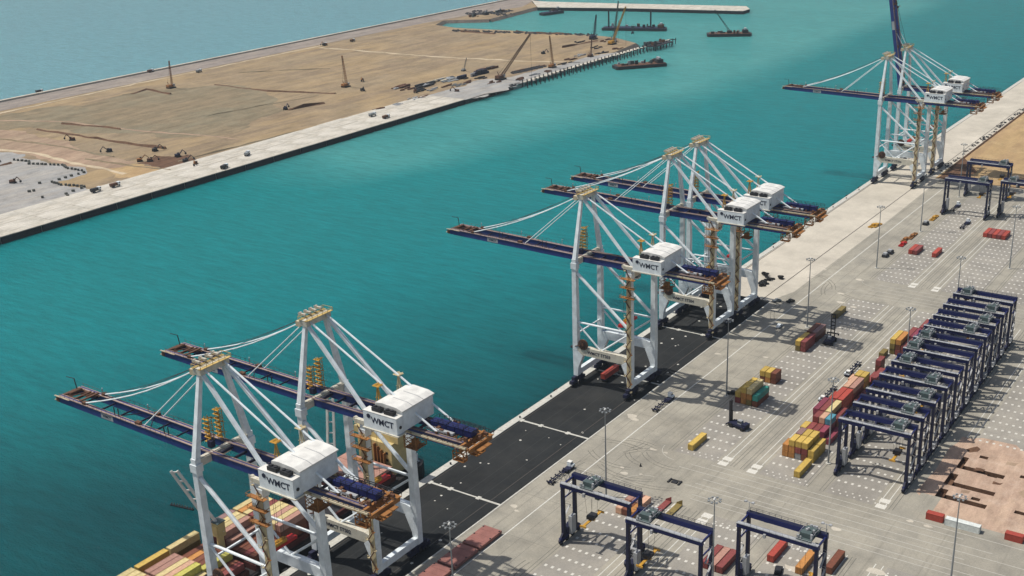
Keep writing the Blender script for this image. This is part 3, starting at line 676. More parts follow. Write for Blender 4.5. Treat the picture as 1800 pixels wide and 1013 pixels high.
    for z in (48.5, 53.0, 57.0):
        m.path([(24.5, -11.6, z), (24.5, -13.8, z), (31.5, -13.8, z), (31.5, -11.6, z)], .12, 4); m.box(24.5, 31.5, -13.7, -11.8, z-1.1, z-1.0)
        for u in (24.5, 26.5, 29, 31.5): m.bar((u, -13.8, z-1.1), (u, -13.8, z), .1)
    m.build('upper_platforms', RUSTO, r)
    m = B(); m.bar((25.4, -11.3, 60.8), (30.5, -11.3, 60.8), 1.4, 1.4); m.tube((25.2, -11.6, 61), (25.2, -10.6, 61), .9, 8); m.build('house_bracket', BEIGE, r)
    # cable reel on the water-side leg
    m = B(); m.tube((4.3, -12.1, 20.6), (4.3, -11.5, 20.6), 2.5, 20); m.tube((4.3, -12.5, 20.6), (4.3, -12.1, 20.6), .7, 10); m.bar((0, -11.8, 19.0), (4.3, -11.8, 20.6), .4); cr = m.build('cable_reel', RUST, r)
    m = B()
    for k in range(12): a = k*math.pi/6; m.bar((4.3, -12.2, 20.6), (4.3+2.3*math.cos(a), -12.2, 20.6+2.3*math.sin(a)), .14, .08)
    m.build('reel_spokes', DARK, cr)
    m = B(); m.box(-2.6, -1.2, -11.6, -10.4, 17.6, 18.6); m.build('side_box', DARK, r)
    # trolley, cab, head block and spreader
    tx = 21.0
    m = B(); m.box(tx-3.5, tx+3.5, -4.2, 2.6, 56.2, 57.0); m.box(tx-2.2, tx+2.2, -3, 1.5, 57.2, 58.4); tr_ = m.build('trolley', RUST, r)
    m = B(); m.box(tx+3.6, tx+6.0, -2.6, .4, 52.6, 55.4); cbn = m.build('operator_cab', WHITE, r)
    m = B(); m.box(tx+3.55, tx+6.05, -2.65, .45, 53.2, 54.6); m.build('cab_window', GLASS, cbn)
    m = B(); m.box(tx+19, tx+20.8, -2.4, -.4, 51.2, 53.4); m.box(tx+17.4, tx+22.2, -4.0, 1.2, 51.0, 51.15)
    for z in (52.2, 53.4, 54.9):
        for y in (-4, 1.2): m.bar((tx+17.4, y, z), (tx+22.2, y, z), .16)
        for a in (17.4, 22.2): m.bar((tx+a, -4, z), (tx+a, 1.2, z), .16)
    m.bar((tx+17.4, -4, 51.1), (tx+22.2, -4, 55), .16); m.bar((tx+17.4, -4, 55), (tx+22.2, -4, 51.1), .16)
    for a in (17.4, 22.2):
        for y in (-4, 1.2): m.bar((tx+a, y, 51), (tx+a, y, 57), .2)
    m.build('maintenance_cage', RUSTO, r)
    zs = 32.0
    m = B()
    for du in (-1.2, 1.2):
        for dv in (-2.2, .6): m.tube((tx+du, dv, zs+1), (tx+du, dv, 56.3), .07, 4)
    m.build('hoist_ropes', DARK, r)
    m = B(); m.box(tx-1.2, tx+1.2, -6.9, 5.3, zs-1.3, zs-.3); m.box(tx-1.7, tx-1.3, -6.2, 4.6, zs-1.9, zs-.6)
    for s in (-1, 1): m.box(tx-1.25, tx+1.25, -.8+s*6.1-.3, -.8+s*6.1+.3, zs-1.4, zs-.3)
    sp_ = m.build('spreader', RED, r)
    m = B(); m.box(tx-1.0, tx+1.0, -3.2, 1.6, zs-.3, zs+.7)
    for k in range(6): m.bar((tx-.8, -3+.85*k, zs+.7), (tx+.8, -2.6+.85*k, zs+1.2), .25)
    m.build('head_block', YELLOW, sp_)
    # boom in its own frame: hinge at the origin, reaching along -x
    T = Matrix.Translation((-3.0, 0, 57.2)) @ (Matrix.Rotation(math.radians(79.5), 4, 'Y') if raised else Matrix.Rotation(math.radians(1.1), 4, 'Y'))
    def BB(): return MB(T)
    L = 70.3
    for v in (-4.6, 3.0):
        m = BB(); m.box(-L, -.2, v-.6, v+.6, 0, 2.5); g = m.build('boom_girder', BLUE, r)
        m = BB(); m.box(-L, -.2, v-.9, v-.25, 2.52, 2.7); m.box(-L, -.2, v+.45, v+.7, 2.52, 2.65); m.build('boom_walkway', EDGE, g)
    m = BB()
    for k, u in enumerate(range(6, 70, 9)): m.bar((-u, -4, 1.6), (-u, 2.4, 1.6), .3, .5)
    m.bar((-26, -4, 1.4), (-32, 2.4, 1.4), .3); m.bar((-44, -4, 1.4), (-38, 2.4, 1.4), .25)
    m.build('boom_ties', NAVYD, r)['kind'] = 'stuff'
    m = BB(); m.box(-L-1.6, -L+.0, -5.4, 3.8, .2, 1.8); m.box(-L, -L+10, -4.0, -3.2, 2.3, 2.5); m.box(-L, -L+12, 1.6, 2.4, 2.3, 2.5); m.box(-L+1, -L+1.6, -4, 2.4, 2.2, 2.8); m.box(-L+6.5, -L+7.2, -4, 2.4, 2.2, 2.9)
    for k in range(4): m.bar((-L+1+k*2.6, -3.9, 2.6), (-L+3.6+k*2.6, 2.3, 2.6), .3)
    m.tube((-L+3, -3, 3.0), (-L+3, 1.6, 3.0), .5, 8); m.tube((-L+9, -1, 2.9), (-L+9, 2.2, 2.9), .4, 8)
    m.build('boom_tip_frame', RUST, r)
    m = BB(); m.box(-L-2.2, -L-1.6, -5.6, 4.0, .6, .9); m.box(-L-1.6, -L+6, -5.9, -5.4, 2.4, 2.6); m.build('boom_tip_platform', AGED, r)
    m = BB(); m.bar((-L+.4, 1.5, 2.6), (-L-.2, 1.5, 6.2), .25); m.bar((-L-.2, 1.5, 6.2), (-L-3.4, .8, 6.4), .2); m.build('tip_davit', DARK, r)
    m = BB()
    for u in np.arange(14, 71, 2.4):
        for y in (-5.5, 3.8): m.bar((-u, y, 2.6), (-u, y, 3.7), .07)
    for y in (-5.5, 3.8): m.bar((-70, y, 3.7), (-14, y, 3.7), .07)
    m.build('boom_railings', RUST, r)['kind'] = 'stuff'
    for u in (16, 18, 40, 42):
        m = BB(); m.bar((-u, -4.6, 2.6), (-u, -4.6, 5.6), .24); m.build('boom_post', DARK, r)
    for u in (12.5, 35, 58):
        m = BB(); m.path([(-u, 3.0, 2.6), (-u, 3.0, 5.2), (-u+.8, 2.6, 5.3)], .14, 5); m.build('cable_hanger', GREY, r)
    m = BB(); m.box(-31.5, -29.5, -5.2, -3.9, 2.6, 3.5); m.box(-31.5, -29.5, 2.4, 3.6, 2.6, 3.5); m.box(-60.5, -59.6, -4.4, 2.8, 2.75, 3.1); m.box(-58, -56.6, -5.3, -3.9, 2.75, 3.5); m.box(-58, -56.6, 2.4, 3.6, 2.75, 3.5); m.build('stay_brackets', RUST, r)['kind'] = 'stuff'
    m = BB(); m.box(-48.5, -42.5, -5.28, -5.21, .3, 2.2); np_ = m.build('name_plate', GREY, r)
    if not raised:
        nt_ = text_mesh('WMCT', 1.3); o = link('lettering', nt_, np_, (-3-45.5, -5.3, 57.2+2.1)); o.rotation_euler = (math.pi/2, math.radians(1.1), 0)
        for v in (-4.6, 3.0):
            a = T @ Vector((-57.5, v, 2.9)); c_ = T @ Vector((-27.5, v, 2.9)); vv = v*.8
            n = 7; top = Vector((-1.2, vv, 86.6))
            pts = [top.lerp(a, i/n)+Vector((0, 0, -2.2*math.sin(math.pi*i/n))) for i in range(n+1)]
            m = B(); m.path(pts, .26, 6); m.build('outer_forestay', WHITE, r)
            m = B(); m.tube(top+Vector((0, 0, -.6)), c_, .2, 6); m.build('inner_forestay', WHITE, r)
            m = B(); m.path([top+Vector((0, .5, .8)), pts[2]+Vector((0, .4, 1.2)), pts[4]+Vector((0, .2, .9)), pts[6]+Vector((0, 0, .3))], .09, 4); m.build('luffing_rope', DARK, r)
    else:
        for v in (-4.6, 3.0):
            a = T @ Vector((-57.5, v, 2.9)); m = B(); m.tube((-1.2, v*.8, 86.6), a, .1, 5); m.build('luffing_rope', DARK, r)
            c_ = T @ Vector((-40, v, 2.9)); m = B(); m.tube((-1.2, v*.8, 86.6), c_, .2, 5); m.build('folded_stay', WHITE, r)
    return r
CR = [(215.4, '01', 'nearest white quay crane at the lower left, boom over the container ship'),
      (259.4, '02', 'second white quay crane from the front, standing over the yellow deckhouse of the ship'),
      (426.9, '03', 'white quay crane marked STS03, foremost of the middle three, a red container beneath it'),
      (506.6, '04', 'white quay crane marked STS04, second of the middle three quay cranes'),
      (534.9, '05', 'white quay crane third of the middle three, next behind crane STS04'),
      (817.5, '06', 'white quay crane far off with lowered boom, nearer of the last two'),
      (858.0, '07', 'farthest white quay crane with its dark blue boom raised upright')]
first = sts('STS01')
first.location.y = CR[0][0]; tag(first, CR[0][2], 'quay crane', 'ship-to-shore cranes along the quay')
def dy_parts(root, name): return [c for c in root.children if c.name.split('.')[0] == name]
for (y, no, lab) in CR[1:6]:
    c = copy_tree(first); c.location.y = y; tag(c, lab)
    for pb in dy_parts(c, 'portal_beam'):
        for t in pb.children: t.data = text_mesh('WMCT STS'+no, 2.0)
last = sts('STS07', True); last.location.y = CR[6][0]; tag(last, CR[6][2], 'quay crane', 'ship-to-shore cranes along the quay')
# ------------------------------------------------------------------ yard gantry cranes on tyres
def rtg(tx=18.0, spread='#'):
    r = thing('yard_gantry_crane'); S = 26.6; y2 = 7.4
    B = MB
    for x in (0.0, S):
        s = 1 if x == 0 else -1
        for y in (0.0, y2):
            m = B(); m.bar((x, y, 2.4), (x, y, 22.4), 1.05, 1.6, .95, 1.3, up=(0, 1, 0)); m.build('leg', NAVYD, r)
            m = B(); m.box(x-.55, x+.55, y-1.9, y+1.9, 1.0, 1.7); m.bar((x, y-3.0, 1.7), (x, y, 4.4), .7); m.bar((x, y+3.0, 1.7), (x, y, 4.4), .7)
            for k in (-1, 1): m.box(x-.6, x+.6, y+k*1.9-.8, y+k*1.9+.8, .9, 1.5)
            bg_ = m.build('wheel_carrier', NAVYD, r)
            for k in (-1, 1):
                w = B(); w.tube((x-.42, y+k*1.9, .78), (x+.42, y+k*1.9, .78), .78, 12); w.tube((x-.5, y+k*1.9, .78), (x+.5, y+k*1.9, .78), .3, 8); w.build('tyre', RUBBER, bg_)
        m = B(); m.box(x-.45, x+.45, -2.6, y2+2.6, 1.75, 2.75); m.build('sill_beam', NAVY, r)
    for y in (0.0, y2):
        m = B(); m.box(-.7, S+.7, y-.65, y+.65, 22.2, 23.9); tb = m.build('top_beam', NAVY, r)
        m = B(); m.box(-.6, S+.6, y-.5 if y else -1.1, y+1.1 if y else .35, 23.92, 24.02); m.build('beam_walkway', GREY if y == 0 else NAVYD, tb)
        yy = -1.1 if y == 0 else y2+1.1
        m = B()
        for x in np.arange(0, S+.1, 2.2): m.bar((x, yy, 24), (x, yy, 25.1), .08)
        m.bar((0, yy, 25.1), (S, yy, 25.1), .08); m.bar((0, yy, 24.55), (S, yy, 24.55), .06)
        m.build('handrail', GREY if y == 0 else NAVYD, tb)['kind'] = 'stuff'
    for x in (-.1, S+.1):
        m = B(); m.bar((x, 0, 22.9), (x, y2, 22.9), .5, .7); m.build('end_tie', NAVY, r)
    m = B(); m.box(tx-2.2, tx+2.6, -.5, y2+.5, 24.1, 24.6); m.box(tx-1.6, tx+1.8, .8, 3.0, 24.6, 26.3); m.box(tx-1.2, tx+2.2, 4.0, 6.4, 24.6, 25.9); m.tube((tx-1.6, 3.6, 25.1), (tx+1.9, 3.6, 25.1), .6, 10)
    tr_ = m.build('trolley', GREEN, r)
    rj = random.Random(2); m = B()
    for k in range(16):
        a, b_, c_ = rj.uniform(-2, 2.4), rj.uniform(-.2, y2+.2), rj.uniform(.15, .4); m.box(tx+a-c_, tx+a+c_, b_-c_, b_+c_, 24.6, 24.9+rj.uniform(.3, 1.9))
    for x in (tx-2.2, tx+2.6):
        m.bar((x, -.5, 25.7), (x, y2+.5, 25.7), .08)
        for yy in np.linspace(-.5, y2+.5, 5): m.bar((x, yy, 24.6), (x, yy, 25.7), .08)
    m.build('trolley_fittings', GREY, tr_)['kind'] = 'stuff'
    m = B(); m.box(tx+2.7, tx+4.4, 1.4, 3.6, 20.2, 22.3); cb_ = m.build('operator_cab', GREEN, r)
    m = B(); m.box(tx+2.65, tx+4.45, 1.35, 3.65, 20.7, 21.6); m.build('cab_window', GLASS, cb_)
    # power house, cable reel and stairs on the left sill
    m = B(); m.box(-1.5, .9, 1.6, 5.8, 2.9, 5.4); m.build('power_house', NAVYD, r)
    m = B(); m.box(-1.0, -.4, 2.2, 5.2, 5.5, 13.5) if False else m.box(.6, 2.0, 2.2, 4.9, 2.8, 9.6); m.build('light_cabinet', GREY, r)
    m = B(); m.tube((-1.2, 6.6, 5.2), (-.6, 6.6, 5.2), 1.7, 16); m.build('cable_reel', DARK, r)
    m = B(); z = 3.0; k = 0
    while z < 21:
        a, b_ = (1.4, 5.8) if k % 2 == 0 else (5.8, 1.4)
        m.bar((-.9, a, z), (-.9, b_, z+3), .6, .12); m.bar((-1.2, a, z+1), (-1.2, b_, z+4), .07); z += 3; k += 1
    m.build('stairs', GREY, r)
    m = B(); z = 3.0; k = 0
    while z < 21:
        a, b_ = (1.4, 5.8) if k % 2 == 0 else (5.8, 1.4)
        m.bar((S+.9, a, z), (S+.9, b_, z+3), .6, .12); m.bar((S+1.2, a, z+1), (S+1.2, b_, z+4), .07); z += 3; k += 1
    m.build('stairs', GREY, r)
    m = B(); m.bar((S, .6, 17.5), (S, y2-.6, 17.5), .4); m.build('leg_tie', NAVY, r); m = B(); m.bar((0, .6, 17.5), (0, y2-.6, 17.5), .4); m.build('leg_tie', NAVY, r)
    m = B(); m.box(5, 6.4, y2+.7, y2+1.8, 21.2, 22.6); m.box(9, 9.8, -1.6, -.7, 21.6, 22.9); m.box(13, 14.6, y2+.7, y2+1.7, 22.0, 23.2); m.build('beam_boxes', GREY, r)['kind'] = 'stuff'
    m = B(); m.path([(1.5+1.6*i, y2+1.3, 22.6-(i % 2)*1.5) for i in range(9)], .08, 4); m.build('cable_festoon', RUBBER, r)
    m = B(); m.box(S-.6, S+1.2, 2.0, 5.2, 2.9, 4.8); m.box(S-1.6, S-.65, 3.0, 5.0, 2.9, 7.2); m.build('drive_cabinet', GREY, r)
    m = B(); m.path([(S-.3, .6, 8), (S-2.2, .2, 4.6), (S-1.6, 0, 3.0), (S-.6, .2, 3.2), (S-.4, .5, 5)], .09, 5); m.build('hanging_cable', RUBBER, r)
    # spreader below the trolley (its height is set by the caller)
    zs = 14.5
    s_ = thing('spreader', (tx, y2/2, zs)); s_.parent = r
    m = B(); m.box(-1.1, 1.1, -.5, .5, -.35, .35); m.box(-.5, .5, -6, 6, -.2, .15)
    for s in (-1, 1): m.box(-1.22, 1.22, s*5.85-.2, s*5.85+.2, -.45, .25)
    m.build('spreader_frame', YELLOW, s_)
    m = B(); m.box(-1.3, 1.3, -1.7, 1.7, .4, 1.7); m.build('head_block', DARK, s_)
    m = B()
    for a in (-1, 1):
        for b_ in (-1.5, 1.5): m.tube((a, b_, 1.6), (a*1.3, b_*1.6, 9.6), .05, 4)
    m.build('hoist_ropes', DARK, s_)
    return r
rt0 = rtg(20.0)
tag(rt0, 'x', 'gantry crane', 'yard gantry cranes')
def place_rtg(first, x, y, label, shift=0.0, sp=0.0, lamps=False):
    o = first if first.location.length == 0 else copy_tree(first)
    return o
def rtg_at(x, y, label, dtx=0.0, dz=0.0, lamps=False, src=rt0):
    o = copy_tree(src); o.location = (x, y, 0); tag(o, label)
    for c in o.children:
        n = c.name.split('.')[0]
        if n in ('trolley', 'operator_cab'): c.location.x = dtx
        if n == 'spreader': c.location.x += dtx; c.location.z += dz
    if lamps:
        for (a, b_) in ((0, 7.4), (26.6, 7.4)):
            m = MB(); m.bar((a, b_, 24), (a, b_, 27.4), .16); m.bar((a-1.4, b_, 27.5), (a+1.4, b_, 27.5), .2); m.box(a-1.7, a-.9, b_-.5, b_+.5, 27.4, 27.8); m.box(a+.9, a+1.7, b_-.5, b_+.5, 27.4, 27.8); m.build('flood_lamp', LAMP if b_ < 0 else GREY, o)
    return o
rtg_at(-203.6, 302.0, 'navy yard gantry crane at lower centre, leftmost of the three nearest', -10.5, -4)
rtg_at(-172.5, 293.6, 'navy yard gantry crane in the middle of the three nearest, between red containers and stack', -14.5, -6)
rtg_at(-140.4, 309.8, 'navy yard gantry crane straddling the single bright red container, rightmost of the three nearest', 2.0, -8, True)
for i, y in enumerate((397.5, 413.3, 428.1, 444.2, 459.4, 475.2, 489.3, 504.5, 519.1, 534.7, 551.2)):
    rtg_at(-139.8-.2*i, y, 'navy gantry crane, %s from the near end of the tight row of eleven' % ORD[i], [1.5, .4, 2.0, 0, -15.2, -17, -16.2, -1, 1.5, .6, -15][i], [-2, 6, 7, 7, 4, 4, 4, 7, 7, 7, 6][i])
rtg_at(-206.8, 754.5, 'navy yard gantry crane standing alone in the far left lane of the yard', 2)
rtg_at(-206.5, 803.0, 'navy yard gantry crane at the far end of the yard beside the orange sand', 2)
rtg_at(-174.5, 764.0, 'navy yard gantry crane cut by the right photo edge, above the far red containers', -14)
bpy.data.objects.remove(rt0) if False else None
def drop(o):
    for c in list(o.children): drop(c)
    bpy.data.objects.remove(o)
drop(rt0)
# ------------------------------------------------------------------ containers
def cont_mesh(L, name):
    W_, H = 2.44, 2.6; m = MB(); n = int(L/.56)
    # corrugated long sides and roof as zigzag strips
    ys = np.linspace(-L/2+.16, L/2-.16, 2*n+1)
    def strip(f):
        vs = []; fs = []
        for i, y in enumerate(ys):
            d = .045 if i % 2 == 0 else 0.0; vs += f(y, d)
        for i in range(len(ys)-1): fs.append((2*i, 2*i+1, 2*i+3, 2*i+2))
        m.add(vs, fs)
    x = W_/2
    strip(lambda y, d: [(x-.03-d, y, .16), (x-.03-d, y, H-.12)]); strip(lambda y, d: [(-x+.03+d, y, .16), (-x+.03+d, y, H-.12)]); strip(lambda y, d: [(-x+.08, y, H-.05-d*.5), (x-.08, y, H-.05-d*.5)])
    for sx in (-1, 1):
        m.box(min(sx*x, sx*(x-.12)), max(sx*x, sx*(x-.12)), -L/2, L/2, H-.14, H-.005); m.box(min(sx*x, sx*(x-.12)), max(sx*x, sx*(x-.12)), -L/2, L/2, .0, .18)
        for sy in (-1, 1): m.box(min(sx*x, sx*(x-.16)), max(sx*x, sx*(x-.16)), min(sy*L/2, sy*(L/2-.17)), max(sy*L/2, sy*(L/2-.17)), 0, H)
    for sy in (-1, 1):
        m.box(-x+.1, x-.1, sy*L/2-.07 if sy > 0 else -L/2+.01, sy*L/2-.01 if sy > 0 else -L/2+.07, 0.05, H-.02); m.box(-x+.05, x-.05, min(sy*L/2, sy*(L/2-.14)), max(sy*L/2, sy*(L/2-.14)), H-.13, H-.01)
    return m.mesh(name)
C40 = cont_mesh(12.19, 'container_forty_foot'); C20 = cont_mesh(6.06, 'container_twenty_foot')
for me in (C40, C20): me.materials.append(CM['yellow'])
dm = MB(); dm.box(-.56, .56, -.05, 0, .12, 2.44)
for a in (-.3, .3): dm.tube((a, -.07, .15), (a, -.07, 2.45), .03, 5)
DOOR = dm.mesh('container_door', CM['yellow'])
USED_L = {}
CNAME = dict(yellow='yellow', cream='cream', orange='orange', maroon='maroon', magenta='magenta', red='red', brown='brown', peach='peach', teal='teal green', blue='light blue', navy='navy', white='white', grey='grey', olive='olive', pink='faded pink', mauve='mauve', lavender='lavender grey', lime='lime yellow')
def cont(x, y, z, L, col, where, group, rz=0.0, doors=True):
    """y is the near end of the container when rz = 0"""
    me = C40 if L > 9 else C20; ll = 12.19 if L > 9 else 6.06
    loc = (x, y+ll/2, z) if rz == 0 else (x, y, z)
    o = link('shipping_container', me, None, loc, CM[col], rz)
    tag(o, '%s %s container, %s' % (CNAME[col], 'long' if L > 9 else 'short', where), 'container', group)
    if doors:
        for sx in (-.59, .59): link('door', DOOR, o, (sx, -ll/2-.0, 0), CM[col])
    return o
H = 2.6
def colx(lane, k): return {'A': -199.75, 'B': -162.6, 'C': -135.75, 'D': -98.95}[lane]+2.7*k
TIER = {0: 'bottom tier', 1: 'second tier', 2: 'third tier', 3: 'fourth tier'}
COLN = ['leftmost', 'second', 'third', 'fourth', 'fifth', 'rightmost']
def stack(lane, k, y, L, cols, where, group):
    for t, c in enumerate(cols):
        if c is None: continue
        cont(colx(lane, k)+random.uniform(-.06, .06), y+random.uniform(-.1, .1), t*(H+.02)+.05, L, c, '%s, %s column of %s' % (TIER[t], COLN[k], where), group)
cont(colx('A', 1), 385.2, .05, 12, 'yellow', 'alone on the ground left of the nearer reach stacker', 'containers in the left yard block')
g = 'containers in the left yard block'; w = 'the stack with the teal one'
stack('A', 0, 434.6, 12, ['maroon', 'yellow'], w, g); stack('A', 1, 434.6, 12, ['orange', 'orange', 'yellow'], w, g); stack('A', 2, 434.6, 12, ['olive', 'orange', 'cream'], w, g); stack('A', 3, 434.6, 12, ['brown', 'teal'], w, g)
w = 'the short stack behind the teal one'
stack('A', 0, 460.2, 6, ['brown', 'yellow'], w, g); stack('A', 1, 460.2, 6, ['orange', 'yellow'], w, g); stack('A', 2, 460.2, 6, ['brown', 'brown'], w, g)
w = 'the stack beside the farther reach stacker'
stack('A', 0, 500.6, 12, ['olive', 'yellow'], w, g); stack('A', 1, 500.6, 12, ['maroon', 'maroon'], w, g)
w = 'the rear stack near the farther reach stacker'
stack('A', 0, 514.6, 12, ['brown', 'brown'], w, g); stack('A', 1, 514.6, 12, ['brown', 'mauve'], w, g)
cont(colx('A', 0), 549.2, .05, 12, 'olive', 'alone on the ground behind the farther reach stacker', g)
for k, c in ((0, 'red'), (1, 'maroon')): cont(-199.2+2.65*k, 666, .05, 12, c, '%s of the close pair far up the left block' % ('left' if k == 0 else 'right'), g)
cont(-185.6, 666.6, .05, 12, 'red', 'alone right of the close pair far up the left block', g)
g = 'containers of the long middle stack'
def bay(y, L, cols, where):
    for k, c in cols.items(): stack('B', k, y, L, c, where, g)
cont(colx('B', 4), 386.3, .05, 12, 'yellow', 'alone on the ground at the near end of the middle stack', g)
bay(399.9, 6, {0: ['orange', 'orange'], 1: ['orange', 'orange', 'yellow'], 2: ['grey', 'maroon', 'yellow'], 3: ['brown', 'maroon', 'yellow'], 4: ['yellow', 'yellow']}, 'the nearest short bay')
bay(406.4, 6, {1: ['maroon', 'maroon', 'mauve'], 2: ['orange', 'yellow', 'yellow'], 3: ['orange', 'yellow', 'yellow'], 4: ['yellow', 'yellow']}, 'the second short bay')
bay(417.5, 6, {0: ['olive', 'yellow']}, 'the third bay')
bay(417.5, 12, {1: ['maroon', 'maroon'], 2: ['maroon', 'maroon'], 3: ['magenta', 'magenta'], 4: ['magenta']}, 'the third bay')
bay(424.2, 6, {1: [None, None, 'maroon'], 2: [None, None, 'peach'], 3: ['teal', 'brown', 'blue'][:0]+[None, None, 'blue']}, 'the upper third bay')
bay(431.2, 12, {0: ['maroon', 'maroon', 'magenta'], 1: ['maroon', 'maroon', 'maroon'], 2: ['olive', 'olive', 'cream'], 3: ['brown', 'maroon']}, 'the fourth bay')
bay(444.6, 12, {0: ['red', 'red'], 1: ['maroon', 'red', 'red'], 2: ['maroon', 'red', 'red']}, 'the fifth bay')
bay(458.0, 12, {1: ['maroon', 'brown', 'peach'], 2: ['brown', 'maroon', 'pink'], 3: ['maroon']}, 'the sixth bay')
bay(471.5, 6, {0: ['brown', 'peach'], 1: ['olive', 'olive', 'yellow'], 2: ['olive', 'orange', 'yellow']}, 'the seventh bay')
bay(478.2, 12, {2: ['maroon'], 3: ['magenta', 'maroon']}, 'the eighth bay')
bay(491.5, 6, {2: ['maroon', 'brown', 'maroon']}, 'the ninth bay')
bay(512.0, 6, {0: ['olive']}, 'the lowest far bay')
bay(519.0, 12, {1: ['olive', 'olive', 'yellow'], 2: ['maroon', 'brown', 'orange'], 3: ['maroon', 'maroon']}, 'the tenth bay')
bay(532.5, 12, {2: ['maroon', 'maroon'], 3: ['maroon', 'magenta']}, 'the eleventh bay')
bay(546.0, 12, {3: ['maroon', 'maroon']}, 'the twelfth bay')
# under and around the nearest gantries
g = 'containers under the near gantries'
for k in range(3): cont(-196.9+2.62*k, 328.2 if k != 2 else 328.2, .05, 6, ('peach', 'brown', 'orange')[k], '%s of the near row of six under the leftmost gantry' % ('left', 'middle', 'right')[k], g)
for k in range(3): cont(-196.9+2.62*k, 335.0, .05, 6, ('pink', 'mauve', 'peach')[k], '%s of the far row of six under the leftmost gantry' % ('left', 'middle', 'right')[k], g)
for k in range(3): cont(-153.4+2.75*k-.5, 312.6, .05, 12, ('maroon', 'pink', 'maroon')[k], '%s of three side by side between two gantries' % ('left', 'middle', 'right')[k], g)
cont(-136.6, 327.6, .05, 12, 'red', 'standing alone beneath the rightmost near gantry', g)
cont(-125.6, 325.8, .05, 12, 'orange', 'with loose frames beside it, beneath the rightmost near gantry', g)
cont(-117.2, 331.0, .05, 12, 'brown', 'just outside the right legs of the rightmost near gantry', g)
def flat(x, y, n, col, lab):
    m = MB(); m.box(-1.22, 1.22, 0, 12.1, .1, .62); r = m.build('flat_rack', CM[col]); r.location = (x, y, 0)
    for yy in (0.12, 11.9):
        m = MB(); m.add([(-1.22, yy, .6), (1.22, yy, .6), (1.22, yy, 2.6), (-1.22, yy, 1.1), (-1.22, yy+.12, .6), (1.22, yy+.12, .6), (1.22, yy+.12, 2.6), (-1.22, yy+.12, 1.1)], [(0, 1, 2, 3), (7, 6, 5, 4), (0, 4, 5, 1), (1, 5, 6, 2), (2, 6, 7, 3), (3, 7, 4, 0)]); m.build('end_wall', CM[col], r)
    return tag(r, lab, 'flat rack')
flat(-185.2, 333.0, 0, 'maroon', 'maroon open flat rack with sloping end wall behind the leftmost near gantry')
flat(-180.6, 333.0, 0, 'olive', 'tan open flat rack with sloping end wall behind the leftmost near gantry')
g = 'containers at the right edge'
cont(-97.4, 383.0, .05, 6, 'red', 'lying crosswise below the pink pit, left of the white one', g, math.pi/2)
cont(-87.4, 382.4, .05, 12, 'white', 'lying crosswise below the pink pit, behind the tall lamp mast', g, math.pi/2)
cont(-70.0, 383.6, .05, 6, 'red', 'lying crosswise at the right edge below the pit', g, math.pi/2)
for k in range(5): cont(-170.5+2.7*k, 718.5, .05, 12, ('red', 'maroon', 'red', 'maroon', 'red')[k], '%s of the five in a row at the far right edge' % ('first', 'second', 'third', 'fourth', 'fifth')[k], g)
# ------------------------------------------------------------------ hatch covers on the quay
def hatch(x, y, lab):
    m = MB(); m.box(-3.9, 3.9, 0, 13.0, .5, 1.5); m.box(-3.6, 3.6, .4, 12.6, .05, .5); r = m.build('hatch_cover', MAROON); r.location = (x, y, 0)
    for k in range(4):
        m = MB(); m.box(-3.85, 3.85, .5+3.25*k, 3.0+3.25*k, 1.52, 1.56); m.build('top_panel', MAROON, r)
    m = MB()
    for sx in (-3.5, 3.5):
        for yy in (1, 6.5, 12): m.box(sx-.25, sx+.25, yy-.25, yy+.25, 1.56, 1.72)
    m.build('lifting_pads', DARK, r)['kind'] = 'stuff'
    return tag(r, lab, 'hatch cover', 'ship hatch covers laid on the quay')
for i, (px, py, l) in enumerate(((825, 965, 'reddish steel hatch cover farthest along the quay, mast beside it'), (770, 997, 'reddish steel hatch cover in the middle of the three on the quay'), (712, 1028, 'reddish steel hatch cover nearest, cut by the bottom photo edge'))):
    hatch(-229.3, 281.8-14.0*i, l)
# ------------------------------------------------------------------ lamp masts
def mast():
    r = thing('lamp_mast'); m = MB(); m.tube((0, 0, 0), (0, 0, 36.4), .38, 10, .16); m.build('pole', GALV, r)
    m = MB(); m.tube((0, 0, .0), (0, 0, .35), 1.1, 12); m.build('foot', COPE, r)
    m = MB(); n = 12
    for i in range(n):
        a = 2*math.pi*i/n; b_ = 2*math.pi*(i+1)/n; m.bar((1.7*math.cos(a), 1.7*math.sin(a), 36.3), (1.7*math.cos(b_), 1.7*math.sin(b_), 36.3), .09)
        if i % 3 == 0: m.bar((0, 0, 36.3), (1.7*math.cos(a), 1.7*math.sin(a), 36.3), .09)
    m.build('lamp_ring', GALV, r)
    for i in range(8):
        a = 2*math.pi*i/8; m = MB(); c, s = 1.95*math.cos(a), 1.95*math.sin(a); m.box(c-.3, c+.3, s-.3, s+.3, 35.9, 36.25); m.build('lamp', GALV, r)
    m = MB(); m.tube((0, 0, 36.4), (0, 0, 36.9), .5, 8, .3); m.build('mast_head', LAMP, r)
    return r
